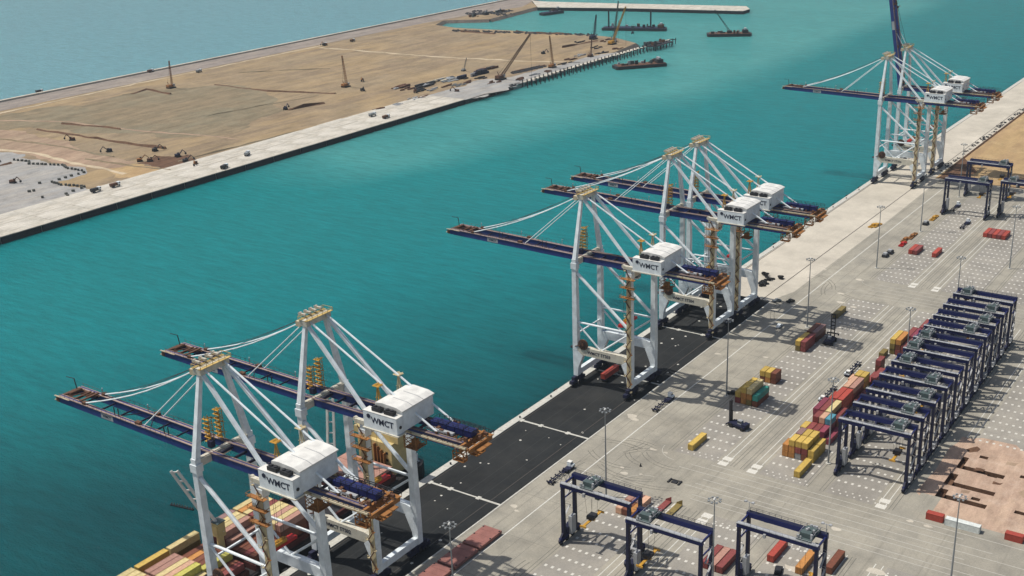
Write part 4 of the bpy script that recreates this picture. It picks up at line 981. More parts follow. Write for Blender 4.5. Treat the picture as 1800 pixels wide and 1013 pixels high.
mp = [(-207, 244.5, 'tall grey lamp mast in front of the hatch covers'), (-207.2, 336.5, 'tall grey lamp mast beside the long white lane line, behind the trailer'), (-206.8, 438.2, 'tall grey lamp mast left of the teal container stack'),
      (-207.2, 530.5, 'tall grey lamp mast just behind the brown stack and white van'), (-207.8, 633, 'tall grey lamp mast right of the yellow spreaders on the quay side'), (-207.5, 711, 'slender grey lamp mast before the landward leg of crane six'), (-209, 797.7, 'slender grey lamp mast farthest away, left of the last gantry'),
      (-144.3, 299.3, 'tall grey lamp mast between the three red containers and right near gantry'), (-145.6, 403, 'tall grey lamp mast rising at the left of the eleven gantry row'), (-144, 489.5, 'tall grey lamp mast standing by the far yellow boxes'),
      (-144.8, 568, 'tall grey lamp mast behind the last gantry of the row'), (-143.2, 668, 'tall grey lamp mast near the right photo edge, in the far block'), (-79.5, 340, 'tall grey lamp mast in front of the white crosswise container')]
m0 = None
for (x, y, l) in mp:
    if m0 is None: m0 = mast(); o = m0
    else: o = copy_tree(m0)
    o.location = (x, y, 0); tag(o, l, 'lamp mast', 'high lamp masts of the yard')
# ------------------------------------------------------------------ vehicles
def tractor_trailer():
    r = thing('terminal_tractor')
    m = MB(); m.box(-1.25, 1.25, 0, 6.0, .75, 1.15); m.build('chassis', NAVYD, r)
    m = MB(); m.box(-1.25, .4, 3.9, 5.6, 1.15, 2.95); cb_ = m.build('cab', WHITE, r)
    m = MB(); m.box(-1.27, .42, 4.1, 5.62, 1.9, 2.6); m.build('cab_window', GLASS, cb_)
    m = MB(); m.box(-1.3, .45, 3.85, 5.65, 2.97, 3.05); m.build('cab_roof', ROOFW, cb_)
    m = MB(); m.box(.45, 1.2, 4.0, 5.9, 1.15, 1.9); m.build('bonnet', WHITE, r)
    for x in (-1.1, 1.1):
        for y in (.9, 4.8): m = MB(); m.tube((x-.2, y, .5), (x+.2, y, .5), .5, 10); m.build('wheel', RUBBER, r)
    return r
def trailer():
    r = thing('skeletal_trailer')
    m = MB(); m.box(-.55, -.35, -12.3, 0, .95, 1.35); m.box(.35, .55, -12.3, 0, .95, 1.35); m.build('frame', NAVYD, r)
    for y in (-12, -9.1, -6.2, -3.2, -.4):
        m = MB(); m.box(-1.2, 1.2, y-.2, y+.2, 1.1, 1.42); m.box(-1.25, -.95, y-.25, y+.25, 1.42, 1.6); m.box(.95, 1.25, y-.25, y+.25, 1.42, 1.6); m.build('cross_member', NAVYD, r)
    for x in (-.95, .95):
        for y in (-11.2, -9.9): m = MB(); m.tube((x-.25, y, .5), (x+.25, y, .5), .5, 10); m.build('wheel', RUBBER, r)
    return r
T0 = tractor_trailer(); R0 = trailer(); used = [False]
def rig(x, y, rz, lt, lr, yl=None):
    a = T0 if not used[0] else copy_tree(T0); b_ = R0 if not used[0] else copy_tree(R0); used[0] = True
    a.location = (x, y, 0); a.rotation_euler.z = rz; tag(a, lt, 'terminal tractor', 'terminal tractors')
    b_.location = (x, y+1.5 if rz == 0 else y-1.5, 0); b_.rotation_euler.z = rz; tag(b_, lr, 'trailer', 'empty skeletal trailers')
rig(-226.6, 418.8, 0, 'tractor with white cab roof heading up the quay, beyond the first seam', 'empty dark trailer behind the tractor below crane STS03')
rig(-230.6, 343.5, 0, 'tractor with white cab roof close above the leftmost near gantry', 'empty dark trailer angled behind the tractor near the leftmost gantry')
rig(-168.7, 458.5, math.pi, 'tractor with white cab parked beside the magenta and red containers', 'empty dark trailer beside the magenta and red containers')
rig(-168.9, 489.5, math.pi, 'tractor with white cab parked left of the tall yellow stack', 'empty dark trailer left of the tall yellow stack')
rig(-187.2, 738, 0, 'dark tractor alone in the far left block, below the far gantry', 'short dark trailer alone in the far left block')
rig(-203.2, 772, 0, 'dark tractor standing between the legs of the far left gantry', 'dark trailer just inside the left legs of the far left gantry')
def pickup(x, y, rz, c, lab, cat='car'):
    m = MB(); m.prismy([(-2.4, .45), (2.4, .45), (2.4, .95), (1.5, 1.05), (.9, 1.65), (-.6, 1.7), (-.9, 1.05), (-2.4, 1.05)], -.88, .88); r = m.build('parked_car', c); r.location = (x, y, 0); r.rotation_euler.z = rz
    m = MB(); m.prismy([(1.32, 1.08), (.85, 1.58), (-.5, 1.62), (-.72, 1.08)], -.9, .9); m.build('window', GLASS, r)
    for a in (-1.5, 1.5):
        for b_ in (-.85, .85): m = MB(); m.tube((a, b_-.1, .35), (a, b_+.1, .35), .35, 10); m.build('wheel', RUBBER, r)
    tag(r, lab, cat, 'light vehicles')
pickup(-219.4, 524, math.pi/2, WHITE, 'small white car in the crane shadow beside the white lane line')
pickup(-205.5, 441.5, .4, DARK, 'small dark car at the foot of the mast by the teal stack')
pickup(-235.0, 556.5, .9, GALV, 'grey car at the corner where the asphalt ends')
pickup(-228.5, 559.5, 1.1, DARK, 'dark car just beyond the end of the asphalt')
def stacker(x, y, rz, lab, tilt, ext):
    r = thing('reach_stacker', (x, y, 0), lab, 'reach stacker', 'reach stackers', rz)
    m = MB(); m.box(-2.0, 2.0, -4.0, 4.0, .9, 1.9); m.box(-1.6, 1.6, -4.3, -2.2, 1.9, 2.8); m.build('body', NAVYD, r)
    m = MB(); m.box(-.8, .8, -1.6, .4, 1.9, 3.6); cb_ = m.build('cab', GREY, r); m = MB(); m.box(-.85, .85, -1.5, .45, 2.5, 3.3); m.build('cab_window', GLASS, cb_)
    for a in (-2.0, 2.0):
        for b_, rr in ((3.0, .95), (-2.9, .75)): m = MB(); m.tube((a-.45, b_, rr), (a+.45, b_, rr), rr, 12); m.build('wheel', RUBBER, r)
    if ext:   # upright mast of an empty-container handler
        m = MB()
        for a in (-.95, .95): m.box(a-.22, a+.22, 4.3, 4.8, .4, 13.6)
        for z in np.arange(1.5, 13.6, 1.9): m.box(-1, 1, 4.4, 4.7, z, z+.5)
        m.build('mast', DARK, r); m = MB(); m.box(-3.1, 3.1, 4.9, 5.3, 3.0, 3.5); m.box(-2.9, -2.5, 4.9, 5.6, 2.4, 3.1); m.box(2.5, 2.9, 4.9, 5.6, 2.4, 3.1); m.build('lifting_frame', NAVYD, r)
    else:
        m = MB(); m.box(-.75, .75, 4.2, 4.9, .3, 11.2); m.box(-1.0, 1.0, 4.1, 4.5, .3, 6.2); m.build('mast', DARK, r); m = MB(); m.box(-2.4, 2.4, 4.95, 5.3, .5, 1.0); m.build('lifting_frame', NAVYD, r)
    return r
stacker(-189.0, 413.6, math.radians(78), 'dark blue container handler with plain black mast, nearer of the two', 0, False)
stacker(-190.2, 517.5, math.radians(5), 'dark blue container handler with tall ladder-like mast beside the brown stack', 0, True)
# spreaders and frames laid on the ground
def frame(x, y, rz, mat, lab, L=12, z=.1, n='ground_spreader'):
    m = MB()
    for a in (-1.1, 1.1): m.box(a-.2, a+.2, -L/2, L/2, z, z+.6)
    for k in range(5): yy = -L/2+L*k/4; m.box(-1.2, 1.2, yy-.22, yy+.22, z+.05, z+.7)
    r = m.build(n, mat); r.location = (x, y, 0); r.rotation_euler.z = rz
    m = MB(); m.box(-.9, .9, -1.5, 1.5, z+.7, z+1.5); m.build('head_block', mat, r)
    return tag(r, lab, 'spreader', 'lifting frames laid on the ground')
frame(-236.5, 708.5, -.15, YELLOW, 'yellow lifting frame lying on the pale apron by itself', 10); frame(-234.6, 709.5, -.15, YELLOW, 'yellow lifting frame close beside the lone one on the apron', 9)
frame(-208.6, 699, 0, RUSTO, 'orange lifting frame farther of the orange pair at the block corner', 13, .1); frame(-208.6, 681, 0, RED, 'red lifting frame lying next to the two orange ones', 9)
frame(-210.2, 690, 0, RUSTO, 'orange lifting frame nearer of the orange pair at the block corner', 10)
frame(-208.6, 742, 0, YELLOW, 'yellow open lifting frame by the far left gantry leg', 12); frame(-208.4, 760, .1, RUST, 'brown lifting frame behind the yellow one at the far gantry', 8)
frame(-131.6, 323.0, .3, DARK, 'black lifting frame beside the orange container under the right near gantry', 6)
for (x, y, l) in ((-210.2, 655, 'dark machine with thin arm, first of the dark trio'), (-209.8, 662, 'dark machine between orange frames and the first dark one'), (-209.3, 727, 'dark bundle beside the far mast')):
    m = MB(); m.box(-1.4, 1.4, -2.6, 2.6, .5, 1.6); r = m.build('generator_set', DARK); r.location = (x, y, 0)
    m = MB(); m.box(-1.0, 1.0, -2, .6, 1.62, 2.6); m.build('housing', GREY, r); m = MB(); m.box(-1.6, 1.6, -2.2, -1.6, 0, .6); m.box(-1.6, 1.6, 1.6, 2.2, 0, .6); m.build('skid', DARK, r); tag(r, l, 'machine', 'dark machines on the apron')
cont(-261.6, 423.4, 1.5, 12, 'red', 'on a trailer on the asphalt beneath crane STS03', 'container on the quay')
tq = copy_tree(R0); tq.location = (-261.6, 435.6, 0); tag(tq, 'trailer under the red container beneath crane STS03')
m = MB(); m.box(-2.4, 2.4, -3.6, 3.6, .4, 2.4); sk_ = m.build('white_skid', PALE); sk_.location = (-263.5, 446, 0); m = MB(); m.box(-1.6, 1.6, -2, 2, 2.42, 3.3); m.build('upper_box', PALE, sk_); m = MB(); m.box(-2, -1, -4.8, -3.6, 0, 1.2); m.box(1, 2, -4.8, -3.6, 0, 1.2); m.build('feet', GREY, sk_); tag(sk_, 'white boxy skid standing on the asphalt behind the red container', 'equipment')
for i, (px, py, s) in enumerate(((1346, 484, 1.1), (1352, 492, 1.2), (1343, 498, 1.0), (1337, 502, 1.0), (1372, 490, .6))):
    gx, gy = G(px, py); m = MB(); rj = random.Random(i)
    for k in range(7):
        a = rj.uniform(0, 6.28); rr = rj.uniform(.3, 2.2)*s; x, y = rr*math.cos(a), rr*math.sin(a)
        pts = [(x+1.0*math.cos(t*math.pi/5), y+1.0*math.sin(t*math.pi/5), .35+.5*(k % 3)) for t in range(11)]; m.path(pts, .3, 6)
    o = m.build('tyre_fender_heap', RUBBER); o.location = (gx, gy, 0); tag(o, 'heap of black tyre fenders on the pale quay: ' + ['topmost', 'middle', 'lower middle', 'nearest the crane leg', 'small one apart at right'][i], 'tyre heap', 'tyre heaps')
# odd items on the yard
for (px, py, l) in ((1186, 848, 'dark rectangular frame lying open on the near cross road'), (1126, 820, 'tiny dark cone on the concrete by the near mast')):
    gx, gy = G(px, py); m = MB()
    if 'frame' in l:
        for a in (-2.2, 2.2): m.box(a-.3, a+.3, -1.6, 1.6, .02, .5)
        m.box(-1.9, 1.9, 1.2, 1.6, .02, .3); m.box(-1.2, 1.2, -1.0, .8, .02, .35)
    else: m.tube((0, 0, 0), (0, 0, 1.4), .5, 8, .1)
    o = m.build('road_cone' if 'cone' in l else 'steel_rack', DARK); o.location = (gx, gy, 0); tag(o, l, 'yard equipment')
# ------------------------------------------------------------------ the container ship
sh = thing('container_ship', (-293, 250, 0), 'dark hulled container ship moored at the lower left beneath the first two cranes', 'ship')
hp = [(-306, 60), (-279, 60), (-279, 306), (-279.6, 316), (-281, 319), (-284, 320), (-301, 320), (-304, 319), (-305.4, 316), (-306, 306)]
def SB(): return MB(Matrix.Translation((293, -250, 0)))
m = SB(); m.prism(hp, -6, 3.0); m.build('hull', HULLD, sh)
m = SB(); m.prism(hp, 3.01, 3.1); m.build('deck', HULLD, sh)
m = SB()
for k in range(len(hp)): a, b_ = hp[k], hp[(k+1) % len(hp)]; m.bar((a[0], a[1], 4.1), (b_[0], b_[1], 4.1), .12); m.bar((a[0], a[1], 3.6), (b_[0], b_[1], 3.6), .08)
m.build('bulwark_rail', DARK, sh)
for (y0, y1, op) in ((182, 226, 0), (229, 256, 0), (258, 284, 1), (286, 301, 0)):
    for xa, xb in ((-305.2, -304.2), (-280.8, -279.8)): m = SB(); m.box(xa, xb, y0, y1, 3.1, 5.4); m.build('coaming', HOLD, sh)
    for ya in (y0, y1-.8): m = SB(); m.box(-304.2, -280.8, ya, ya+.8, 3.1, 5.4+(1.5 if op else 0)); m.build('coaming', HOLD, sh)
m = SB(); m.box(-303.8, -281.2, 286.6, 300.4, 5.45, 7.98); m.build('hatch_base', HOLD, sh)
m = SB(); m.box(-304, -281, 258.8, 283.2, 3.11, 3.2); m.build('hold_floor', HULLD, sh)
for k in range(3): m = SB(); m.box(-304.1, -280.9, 286.3+4.8*k, 290.9+4.8*k, 8.0, 9.2); m.build('hatch_panel', CM['pink'], sh)
m = SB(); m.box(-300, -283, 303, 312, 3.1, 16.5); dh = m.build('deckhouse', SHIPY, sh)
m = SB(); m.box(-303.5, -281, 305, 311, 16.55, 19.2); m.build('bridge', SHIPY, dh)
for z in (6, 9, 12):
    for k in range(5): m = SB(); m.box(-298+3*k, -296.8+3*k, 302.93, 303.0, z, z+1.1); m.build('window', GLASS, dh)
for k in range(4): m = SB(); m.box(-291+1.6*k, -290.6+1.6*k, 301.6, 302.9, 4, 15.8-k); m.build('side_pipe', RUSTO, dh)
m = SB(); m.box(-301, -282, 301.8, 302.9, 3.1, 4.4); m.build('deck_bulkhead', HOLD, dh)
m = SB(); m.tube((-289, 309, 19.2), (-289, 309, 26), 1.6, 12); m.build('funnel', RED, dh)
m = SB(); m.path([(-283, 314, 3), (-282, 318, 3), (-281.5, 314, 6)], .2, 5); m.box(-288, -283, 314, 318, 3.1, 6.4); m.build('lifeboat_deck', WHITE, sh); m = SB(); m.prismy([(-286.5, 7), (-283.5, 7), (-283, 8.2), (-287, 8.2)], 314, 319); m.build('lifeboat', RED, sh)
# deck containers, bay by bay
cols1 = ['yellow', 'cream', 'cream', 'yellow', 'maroon', 'lavender', 'pink', 'orange', 'cream', 'maroon']
g = 'containers on the ship deck'
def ship_bay(y, L, tiers, name):
    for k, tc in enumerate(tiers):
        for t, c in enumerate(tc):
            if c is None: continue
            cont(-303.3+2.62*k, y, 5.5+t*2.62, L, c, '%s of the %s on the ship' % (('water-side column',)+('second column', 'third column', 'fourth column', 'fifth column', 'sixth column', 'seventh column', 'eighth column', 'quay-side column') if False else (['water-side column', 'second column', 'third column', 'fourth column', 'fifth column', 'sixth column', 'seventh column', 'eighth column', 'quay-side column'][k]), name) + [', lowest', ', middle', ', top'][t], g)
ship_bay(187.0, 12, [['brown', 'cream', 'cream'], ['brown', 'yellow', 'cream'], ['brown', 'maroon', 'cream'], ['brown', 'cream', 'pink'], ['brown', 'navy', 'lavender'], ['brown', 'cream', 'cream'], ['maroon', 'orange', 'peach'], ['maroon', 'orange'], ['brown']], 'first bay')
ship_bay(200.2, 12, [['olive', 'orange', 'yellow'], ['brown', 'brown', None][:2], ['brown', 'maroon', 'pink'], ['brown', 'maroon', 'pink'], ['brown', 'brown', 'cream'], ['brown', 'orange', 'peach'], ['brown', 'lime', 'lime'], ['olive', 'cream'], ['maroon']], 'second bay')
ship_bay(213.2, 12, [['olive', 'olive', 'cream'], ['brown'], ['brown', 'brown'], ['maroon', 'orange'], ['brown', 'brown'], ['maroon', 'brown'], ['olive', 'lime'], ['brown'], ['maroon']], 'third bay')
ship_bay(229.6, 12, [['brown', 'maroon', 'mauve'], ['brown', 'maroon', 'cream'], ['brown', 'maroon', 'cream'], ['brown', 'maroon', 'pink'], ['maroon', 'pink'], ['brown'], ['brown'], ['maroon'], ['brown']], 'fourth bay')
ship_bay(242.6, 12, [['olive', 'cream', 'cream'], ['brown', 'maroon', 'orange'], ['brown', 'yellow', 'cream'], ['brown', 'cream', 'maroon'], ['maroon', 'maroon', 'cream'], ['brown', 'maroon', 'cream'], ['maroon', 'brown', 'pink'], ['maroon', 'brown', 'cream'], ['brown', 'brown', 'pink']], 'fifth bay')
# ship cranes
def ship_crane(x, y, top, jib, lab):
    r = thing('ship_crane', (x, y, 3.1), lab, 'ship crane', 'deck cranes of the ship')
    m = MB(); m.tube((0, 0, 0), (0, 0, 10.5), 1.5, 14, 1.2); m.build('pedestal', SHIPY, r)
    m = MB(); m.box(-1.5, 1.5, -1.5, 1.5, 10.5, top); m.box(-1.2, 1.2, -1.9, -1.52, 11, top-1); m.build('crane_house', SHIPY, r)
    jb = thing('jib'); jb.parent = r
    a = Vector((0, 0, top-4)); b_ = Vector(jib); d = (b_-a); s = Vector((.83, .55, 0))*1.05
    for k in (-1, 1): m = MB(); m.bar(a+s*k*1.3, b_+s*k, .8); m.build('jib_beam', ROOFW, jb)
    for t in np.linspace(.1, .98, 7): m = MB(); m.bar(a+d*t-s*1.2, a+d*t+s*1.2, .45); m.build('jib_rung', ROOFW, jb)
    m = MB(); m.box(-1.8, 1.8, -1.8, 1.8, top, top+.25); m.build('roof', GREEN, r)
    return r
ship_crane(-294.0, 227.4, 16.0, (-9.5, -7.0, 36), 'yellow deck crane of the ship with its ladder-like jib raised beside the nearest quay crane')
ship_crane(-297.0, 285.0, 15.0, (-2.5, 5.5, 39), 'yellow deck crane of the ship with near upright jib between the two near quay cranes')
tg = thing('floating_boom', at(320, 893, WZ), 'thin dark floating beam on the water left of the ship', 'floating beam', None, math.radians(10))
m = MB(); m.box(-5.5, 5.5, -.3, .3, 0, .6); m.build('float', DARK, tg); m = MB()
for k in range(9): m.bar((-5+k*1.25, 0, .6), (-4.6+k*1.25, .1, 1.3), .25)
m.build('posts', RUST, tg)['kind'] = 'stuff'
# ------------------------------------------------------------------ works on the island
def crawler(px, py, H_, lean, label, mat=RUSTO, base=1.0):
    x, y = G(px, py, .6); r = thing('crawler_crane', (x, y, .6), label, 'crawler crane', 'crawler cranes on the island')
    s = base
    for a in (-2.4, 2.4): m = MB(); m.box(a*s-.6*s, a*s+.6*s, -4*s, 4*s, 0, 1.2*s); m.build('track', DARK, r)
    m = MB(); m.box(-2.2*s, 2.2*s, -4.6*s, 2.6*s, 1.4*s, 3.6*s); m.build('machine_deck', mat, r)
    m = MB(); m.box(1.0*s, 2.6*s, 1.2*s, 3.2*s, 2.0*s, 4.2*s); m.build('cab', GREY, r)
    a = Vector((0, 1.5*s, 2.5*s)); b_ = Vector((lean[0], lean[1], H_)); d = b_-a; L = d.length; n = max(6, int(L/2.6)); u = d.normalized(); p = u.cross(Vector((0, 1, .1))).normalized(); q = u.cross(p)
    m = MB(); w = .85*s; cor = [(p+q)*w, (p-q)*w, (-p-q)*w, (-p+q)*w]
    for c in cor: m.bar(a+c, b_+c*.5, .3*s)
    for i in range(n):
        t0, t1 = i/n, (i+1)/n
        for j in range(4):
            f = 1-.5*t0; m.bar(a+d*t0+cor[j]*f, a+d*t1+cor[(j+1) % 4]*(1-.5*t1), .16*s)
    m.build('lattice_boom', mat, r)
    m = MB(); m.tube(b_, Vector((b_.x, b_.y, 3)), .09*s, 4); m.tube(b_, (0, -4*s, 4*s), .1*s, 4); m.build('cables', DARK, r)
    m = MB(); m.bar((0, -2*s, 3.6*s), (0, -4.2*s, 7*s), .35*s); m.build('back_mast', mat, r)
    return r
def toward(px, py, tx, ty, H_):
    """boom tip offset for a crane whose foot and tip are seen at these points, tip at height H_"""
    x, y = G(px, py, .6); d = RC.T @ np.array([(tx-CX)/FPX, (ty-CY)/FPX, 1.0]); t = (H_+.6-CAMH)/d[2]; return (float(d[0]*t)-x, float(d[1]*t)-y)
crawler(301, 155, 30, toward(301, 155, 297, 107, 30), 'brown crawler crane with upright lattice boom near the causeway, leftmost on the island')
crawler(608, 153, 33, toward(608, 153, 601, 98, 33), 'brown crawler crane with upright lattice boom in the middle of the sand')
crawler(880, 140, 50, toward(880, 140, 932, 60, 50), 'red crawler crane with long boom leaning right at the unfinished quay', RUST, 1.3)
crawler(971, 119, 36, toward(971, 119, 966, 63, 36), 'brown crawler crane with upright boom beside the piled walkway')
crawler(1043, 69, 30, toward(1043, 69, 1048, 26, 30), 'dark blue crawler crane at the far tip of the sand', NAVYD, 1.2)
crawler(1076, 78, 48, toward(1076, 78, 1100, 12, 48), 'pale yellow crawler crane leaning right across the spud barge', YELLOW, 1.2)
crawler(1078, 74, 52, toward(1078, 74, 1087, 2, 52), 'tall dark green crawler crane reaching past the breakwater', GREEN, 1.1)
crawler(1038, 100, 20, toward(1038, 100, 1040, 70, 20), 'small brown crawler crane on the walkway edge', RUST, .8)
crawler(815, 125, 16, toward(815, 125, 820, 102, 16), 'slim crane mast beside the steel stockpile', GALV, .6)
def excavator(px, py, rz, label, mat=YELLOW, s=1.5):
    x, y = G(px, py, .6); r = thing('excavator', (x, y, .6), label, 'excavator', 'machines on the island', rz); r.scale = (s, s, s)
    for a in (-1.1, 1.1): m = MB(); m.box(a-.3, a+.3, -2, 2, 0, .9); m.build('track', DARK, r)
    m = MB(); m.box(-1.3, 1.3, -1.9, 1.3, 1.0, 2.3); m.build('body', mat, r)
    m = MB(); m.box(-1.2, -.2, .2, 1.5, 1.6, 3.0); m.build('cab', DARK, r)
    m = MB(); m.bar((.3, 1.2, 1.8), (.3, 4.0, 4.6), .5); m.bar((.3, 4.0, 4.6), (.3, 6.2, 2.4), .38); m.build('arm', mat, r)
    m = MB(); m.box(-.3, .9, 5.8, 6.7, .8, 2.2); m.build('bucket', DARK, r)
    return r
EX = [(127, 247, 'left of the long soil ridge'), (192, 267, 'between ridge and pale gravel, second from the left'), (273, 266, 'at the right end of the long soil ridge'), (246, 284, 'left one beside the dark soil patch'), (264, 284, 'second beside the dark soil patch'), (313, 276, 'working on top of the dark soil patch'),
      (327, 285, 'at the right rim of the dark soil patch'), (344, 290, 'on the quay edge below the dark patch'), (23, 322, 'alone in the grey gravel field'), (502, 193, 'at the left end of the curved soil ridge'), (637, 160, 'behind the middle crawler crane'), (637, 143, 'upper right of the middle crawler crane'),
      (803, 162, 'on the new quay before the pale slab end'), (1112, 60, 'at the outermost tip of the island'), (955, 95, 'right of the long leaning crane boom'), (572, 80, 'beside the pale track at the causeway'), (730, 163, 'left of the gravel spill')]
for i, (px, py, w_) in enumerate(EX): excavator(px, py, random.uniform(0, 6.28), 'small dark excavator '+w_, (RUST, NAVYD, DARK, RUSTO)[i % 4], 1.1)
def truck(px, py, rz, label, mat=DARK, s=1.2, z=.6):
    x, y = G(px, py, z); r = thing('dump_truck', (x, y, z), label, 'truck', 'trucks on the island', rz); r.scale = (s, s, s)
    m = MB(); m.box(-1.3, 1.3, -4.2, 3.8, .8, 1.2); m.build('chassis', DARK, r)
    m = MB(); m.prism([(-1.3, -4.4), (1.3, -4.4), (1.5, 1.4), (-1.5, 1.4)], 1.25, 3.0); m.build('tipper_body', mat, r)
    m = MB(); m.box(-1.25, 1.25, 1.9, 3.9, 1.25, 3.3); c = m.build('cab', WHITE, r)
    m = MB(); m.box(-1.27, 1.27, 2.9, 3.95, 2.2, 3.0); m.build('windscreen', GLASS, c)
    for a in (-1.1, 1.1):
        for b_ in (-3.2, -1.9, 2.8): m = MB(); m.tube((a-.25, b_, .5), (a+.25, b_, .5), .55, 8); m.build('wheel', RUBBER, r)
    return r
for i, (px, py, rz, w_, z) in enumerate(((169, 337, 0, 'black truck on the island quay opposite the grey gravel, farther left', 1.6), (203, 328, 0, 'black truck on the island quay, right of the first one', 1.6), (435, 273, .5, 'dark truck standing on the pale island quay by itself', 1.6), (395, 296, .3, 'dark truck near the water edge of the island quay', 1.6),
                        (679, 208, 0, 'black truck on the white slabs near the unfinished end', 1.6), (655, 204, 0, 'dark truck behind the white slabs', 1.6), (70, 163, .1, 'grey truck on the causeway at the far left', .7), (265, 127, .1, 'grey truck on the causeway above the leftmost crane', .7), (350, 127, .2, 'dark truck between causeway and sand', .7), (571, 80, .2, 'dark truck on the causeway verge in the middle', .7), (620, 73, .1, 'small dark truck farther along the causeway', .7))):
    truck(px, py, rz, w_, (DARK, RUST, GALV)[i % 3], .95, z)
# steel stockpile and formwork yard by the unfinished quay
for i, (px, py, w_, l_, h_, mt, lb) in enumerate(((745, 152, 9, 34, 2.5, DARK, 'long dark steel stack, nearest of the works heaps'), (795, 140, 22, 26, 1.5, GALV, 'broad grey formwork yard among the works heaps'), (830, 134, 7, 44, 4.5, NAVYD, 'dark blue-grey pile of sheet piles behind the formwork'), (704, 154, 5, 14, 2.2, RUST, 'small brown stack left of the dark steel stack'), (770, 143, 8, 20, 2, AGED, 'tan material stack between steel and formwork'), (855, 123, 5, 30, 3, RUST, 'brown reinforcement bundle at the far end of the stockpile'))):
    x, y = G(px, py, .6); r = thing('material_stockpile', (x, y, .6), lb, 'stockpile', 'stockpiles on the island'); rj = random.Random(i)
    for k in range(14):
        m = MB(); cx, cy = rj.uniform(-w_/2, w_/2), rj.uniform(-l_/2, l_/2); a, b_ = rj.uniform(.5, 1.6), rj.uniform(2, 7); z0 = .0+.003*k; hh = rj.uniform(.3, 1)*h_
        m.box(cx-a, cx+a, cy-b_, cy+b_, z0, hh); m.build('bundle', mt if k % 4 else (GREY if k % 8 else DARK), r)
CL = [(712, 158, RUST, 1.2), (736, 160, DARK, 1), (760, 158, GREY, .9), (782, 152, RUST, 1.1), (806, 150, GALV, 1.2), (822, 146, RUST, 1), (846, 138, DARK, 1.1), (868, 146, RUST, 1.2), (905, 150, DARK, 1.1), (915, 140, RUST, .9), (940, 132, GREY, .9), (962, 126, RUST, 1.1), (990, 112, DARK, 1.2), (1005, 104, RUST, 1.1), (1020, 98, GREY, 1), (1060, 94, DARK, 1.2), (1085, 86, RUST, 1.1), (1050, 84, DARK, 1.3), (1066, 72, RUST, 1.4), (1020, 74, DARK, 1.2), (726, 176, GREY, 1.1), (745, 172, RUST, .8), (700, 185, GREY, .9), (668, 192, RUST, .8)]
for i, (px, py, mt, sc_) in enumerate(CL):
    x, y = G(px, py, .6); r = thing('site_clutter', (x, y, .6), 'pile of %s site material, %s of those strewn along the works edge' % ({RUST: 'rusty', DARK: 'dark', GREY: 'grey', GALV: 'silvery'}[mt], _nth(i+1)), 'site material', 'site material along the works edge'); rj = random.Random(i+50)
    for k in range(7):
        m = MB(); cx, cy, a, b_ = rj.uniform(-4, 4)*sc_, rj.uniform(-7, 7)*sc_, rj.uniform(.3, 1.2), rj.uniform(.8, 4); m.bar((cx-a, cy-b_, .4), (cx+a, cy+b_, .4+rj.uniform(0, .8)), rj.uniform(.4, 1.4), rj.uniform(.5, 1.6)); m.build('piece', mt, r)
for (p0, p1, n, lab) in (((905, 128), (955, 117), 16, 'row of brown pipes'), ((690, 60), (780, 62), 1, '')):
    if n == 1: continue
    for k in range(n):
        px, py = p0[0]+(p1[0]-p0[0])*k/n, p0[1]+(p1[1]-p0[1])*k/n; x, y = G(px, py, .6)
        o = link('spoil_heap', heap_me[k % 3], None, (x, y, .6)); o.scale = (1.5, 1.5, 1.3); tag(o, 'small dark heap behind the piled walkway, %s from the long crane' % _nth(k+1), 'heap', 'row of heaps by the walkway')
for k in range(14):
    px, py = 660+k*24, 57.5+.3*k
    x, y = G(805+k*18, 54+.55*k, .6); o = link('spoil_heap', heap_me[k % 3], None, (x, y-3, .6)); o.scale = (2.2, 1.4, 1.6); tag(o, 'small dark heap on the far shore of the sand, %s from the left' % _nth(k+1), 'heap', 'row of heaps on the far shore')
# rows of concrete blocks in the gravel field
blk = MB().box(-.9, .9, -.9, .9, 0, 1.5).mesh('block', DARK); blk2 = MB(); blk2.prism([(-.9, -.8), (.8, -.9), (.9, .8), (-.7, .9)], 0, 1.5); blk = blk2.mesh('block', paint('dark_block_concrete', (.10, .10, .085), .9))
def seq(pts, step):
    out = []
    P = [G(px, py, .6) for px, py in pts]
    for a, b_ in zip(P[:-1], P[1:]):
        n = max(1, int(math.hypot(b_[0]-a[0], b_[1]-a[1])/step)); out += [(a[0]+(b_[0]-a[0])*i/n, a[1]+(b_[1]-a[1])*i/n) for i in range(n)]
    return out
for ri, (pts, step) in enumerate((([(0, 285), (15, 283)], 5), ([(26, 282), (52, 285), (52, 289), (110, 291), (120, 297), (150, 302)], 3.4), ([(148, 304), (92, 320)], 5), ([(92, 321), (108, 326), (130, 327), (155, 330)], 3.4), ([(143, 332), (116, 342), (124, 349)], 5.5), ([(70, 323), (82, 320)], 3), ([(52, 338), (68, 335)], 3.2), ([(76, 348), (60, 347)], 6))):
    for bi, (x, y) in enumerate(seq(pts, step)):
        o = link('concrete_block', blk, None, (x+random.uniform(-.4, .4), y+random.uniform(-.4, .4), .6), rz=random.uniform(0, 1.5)); tag(o, 'dark concrete block, %s in the %s winding row on the grey gravel' % (_nth(bi+1), ORD[ri]), 'concrete block', 'block rows on the gravel field')
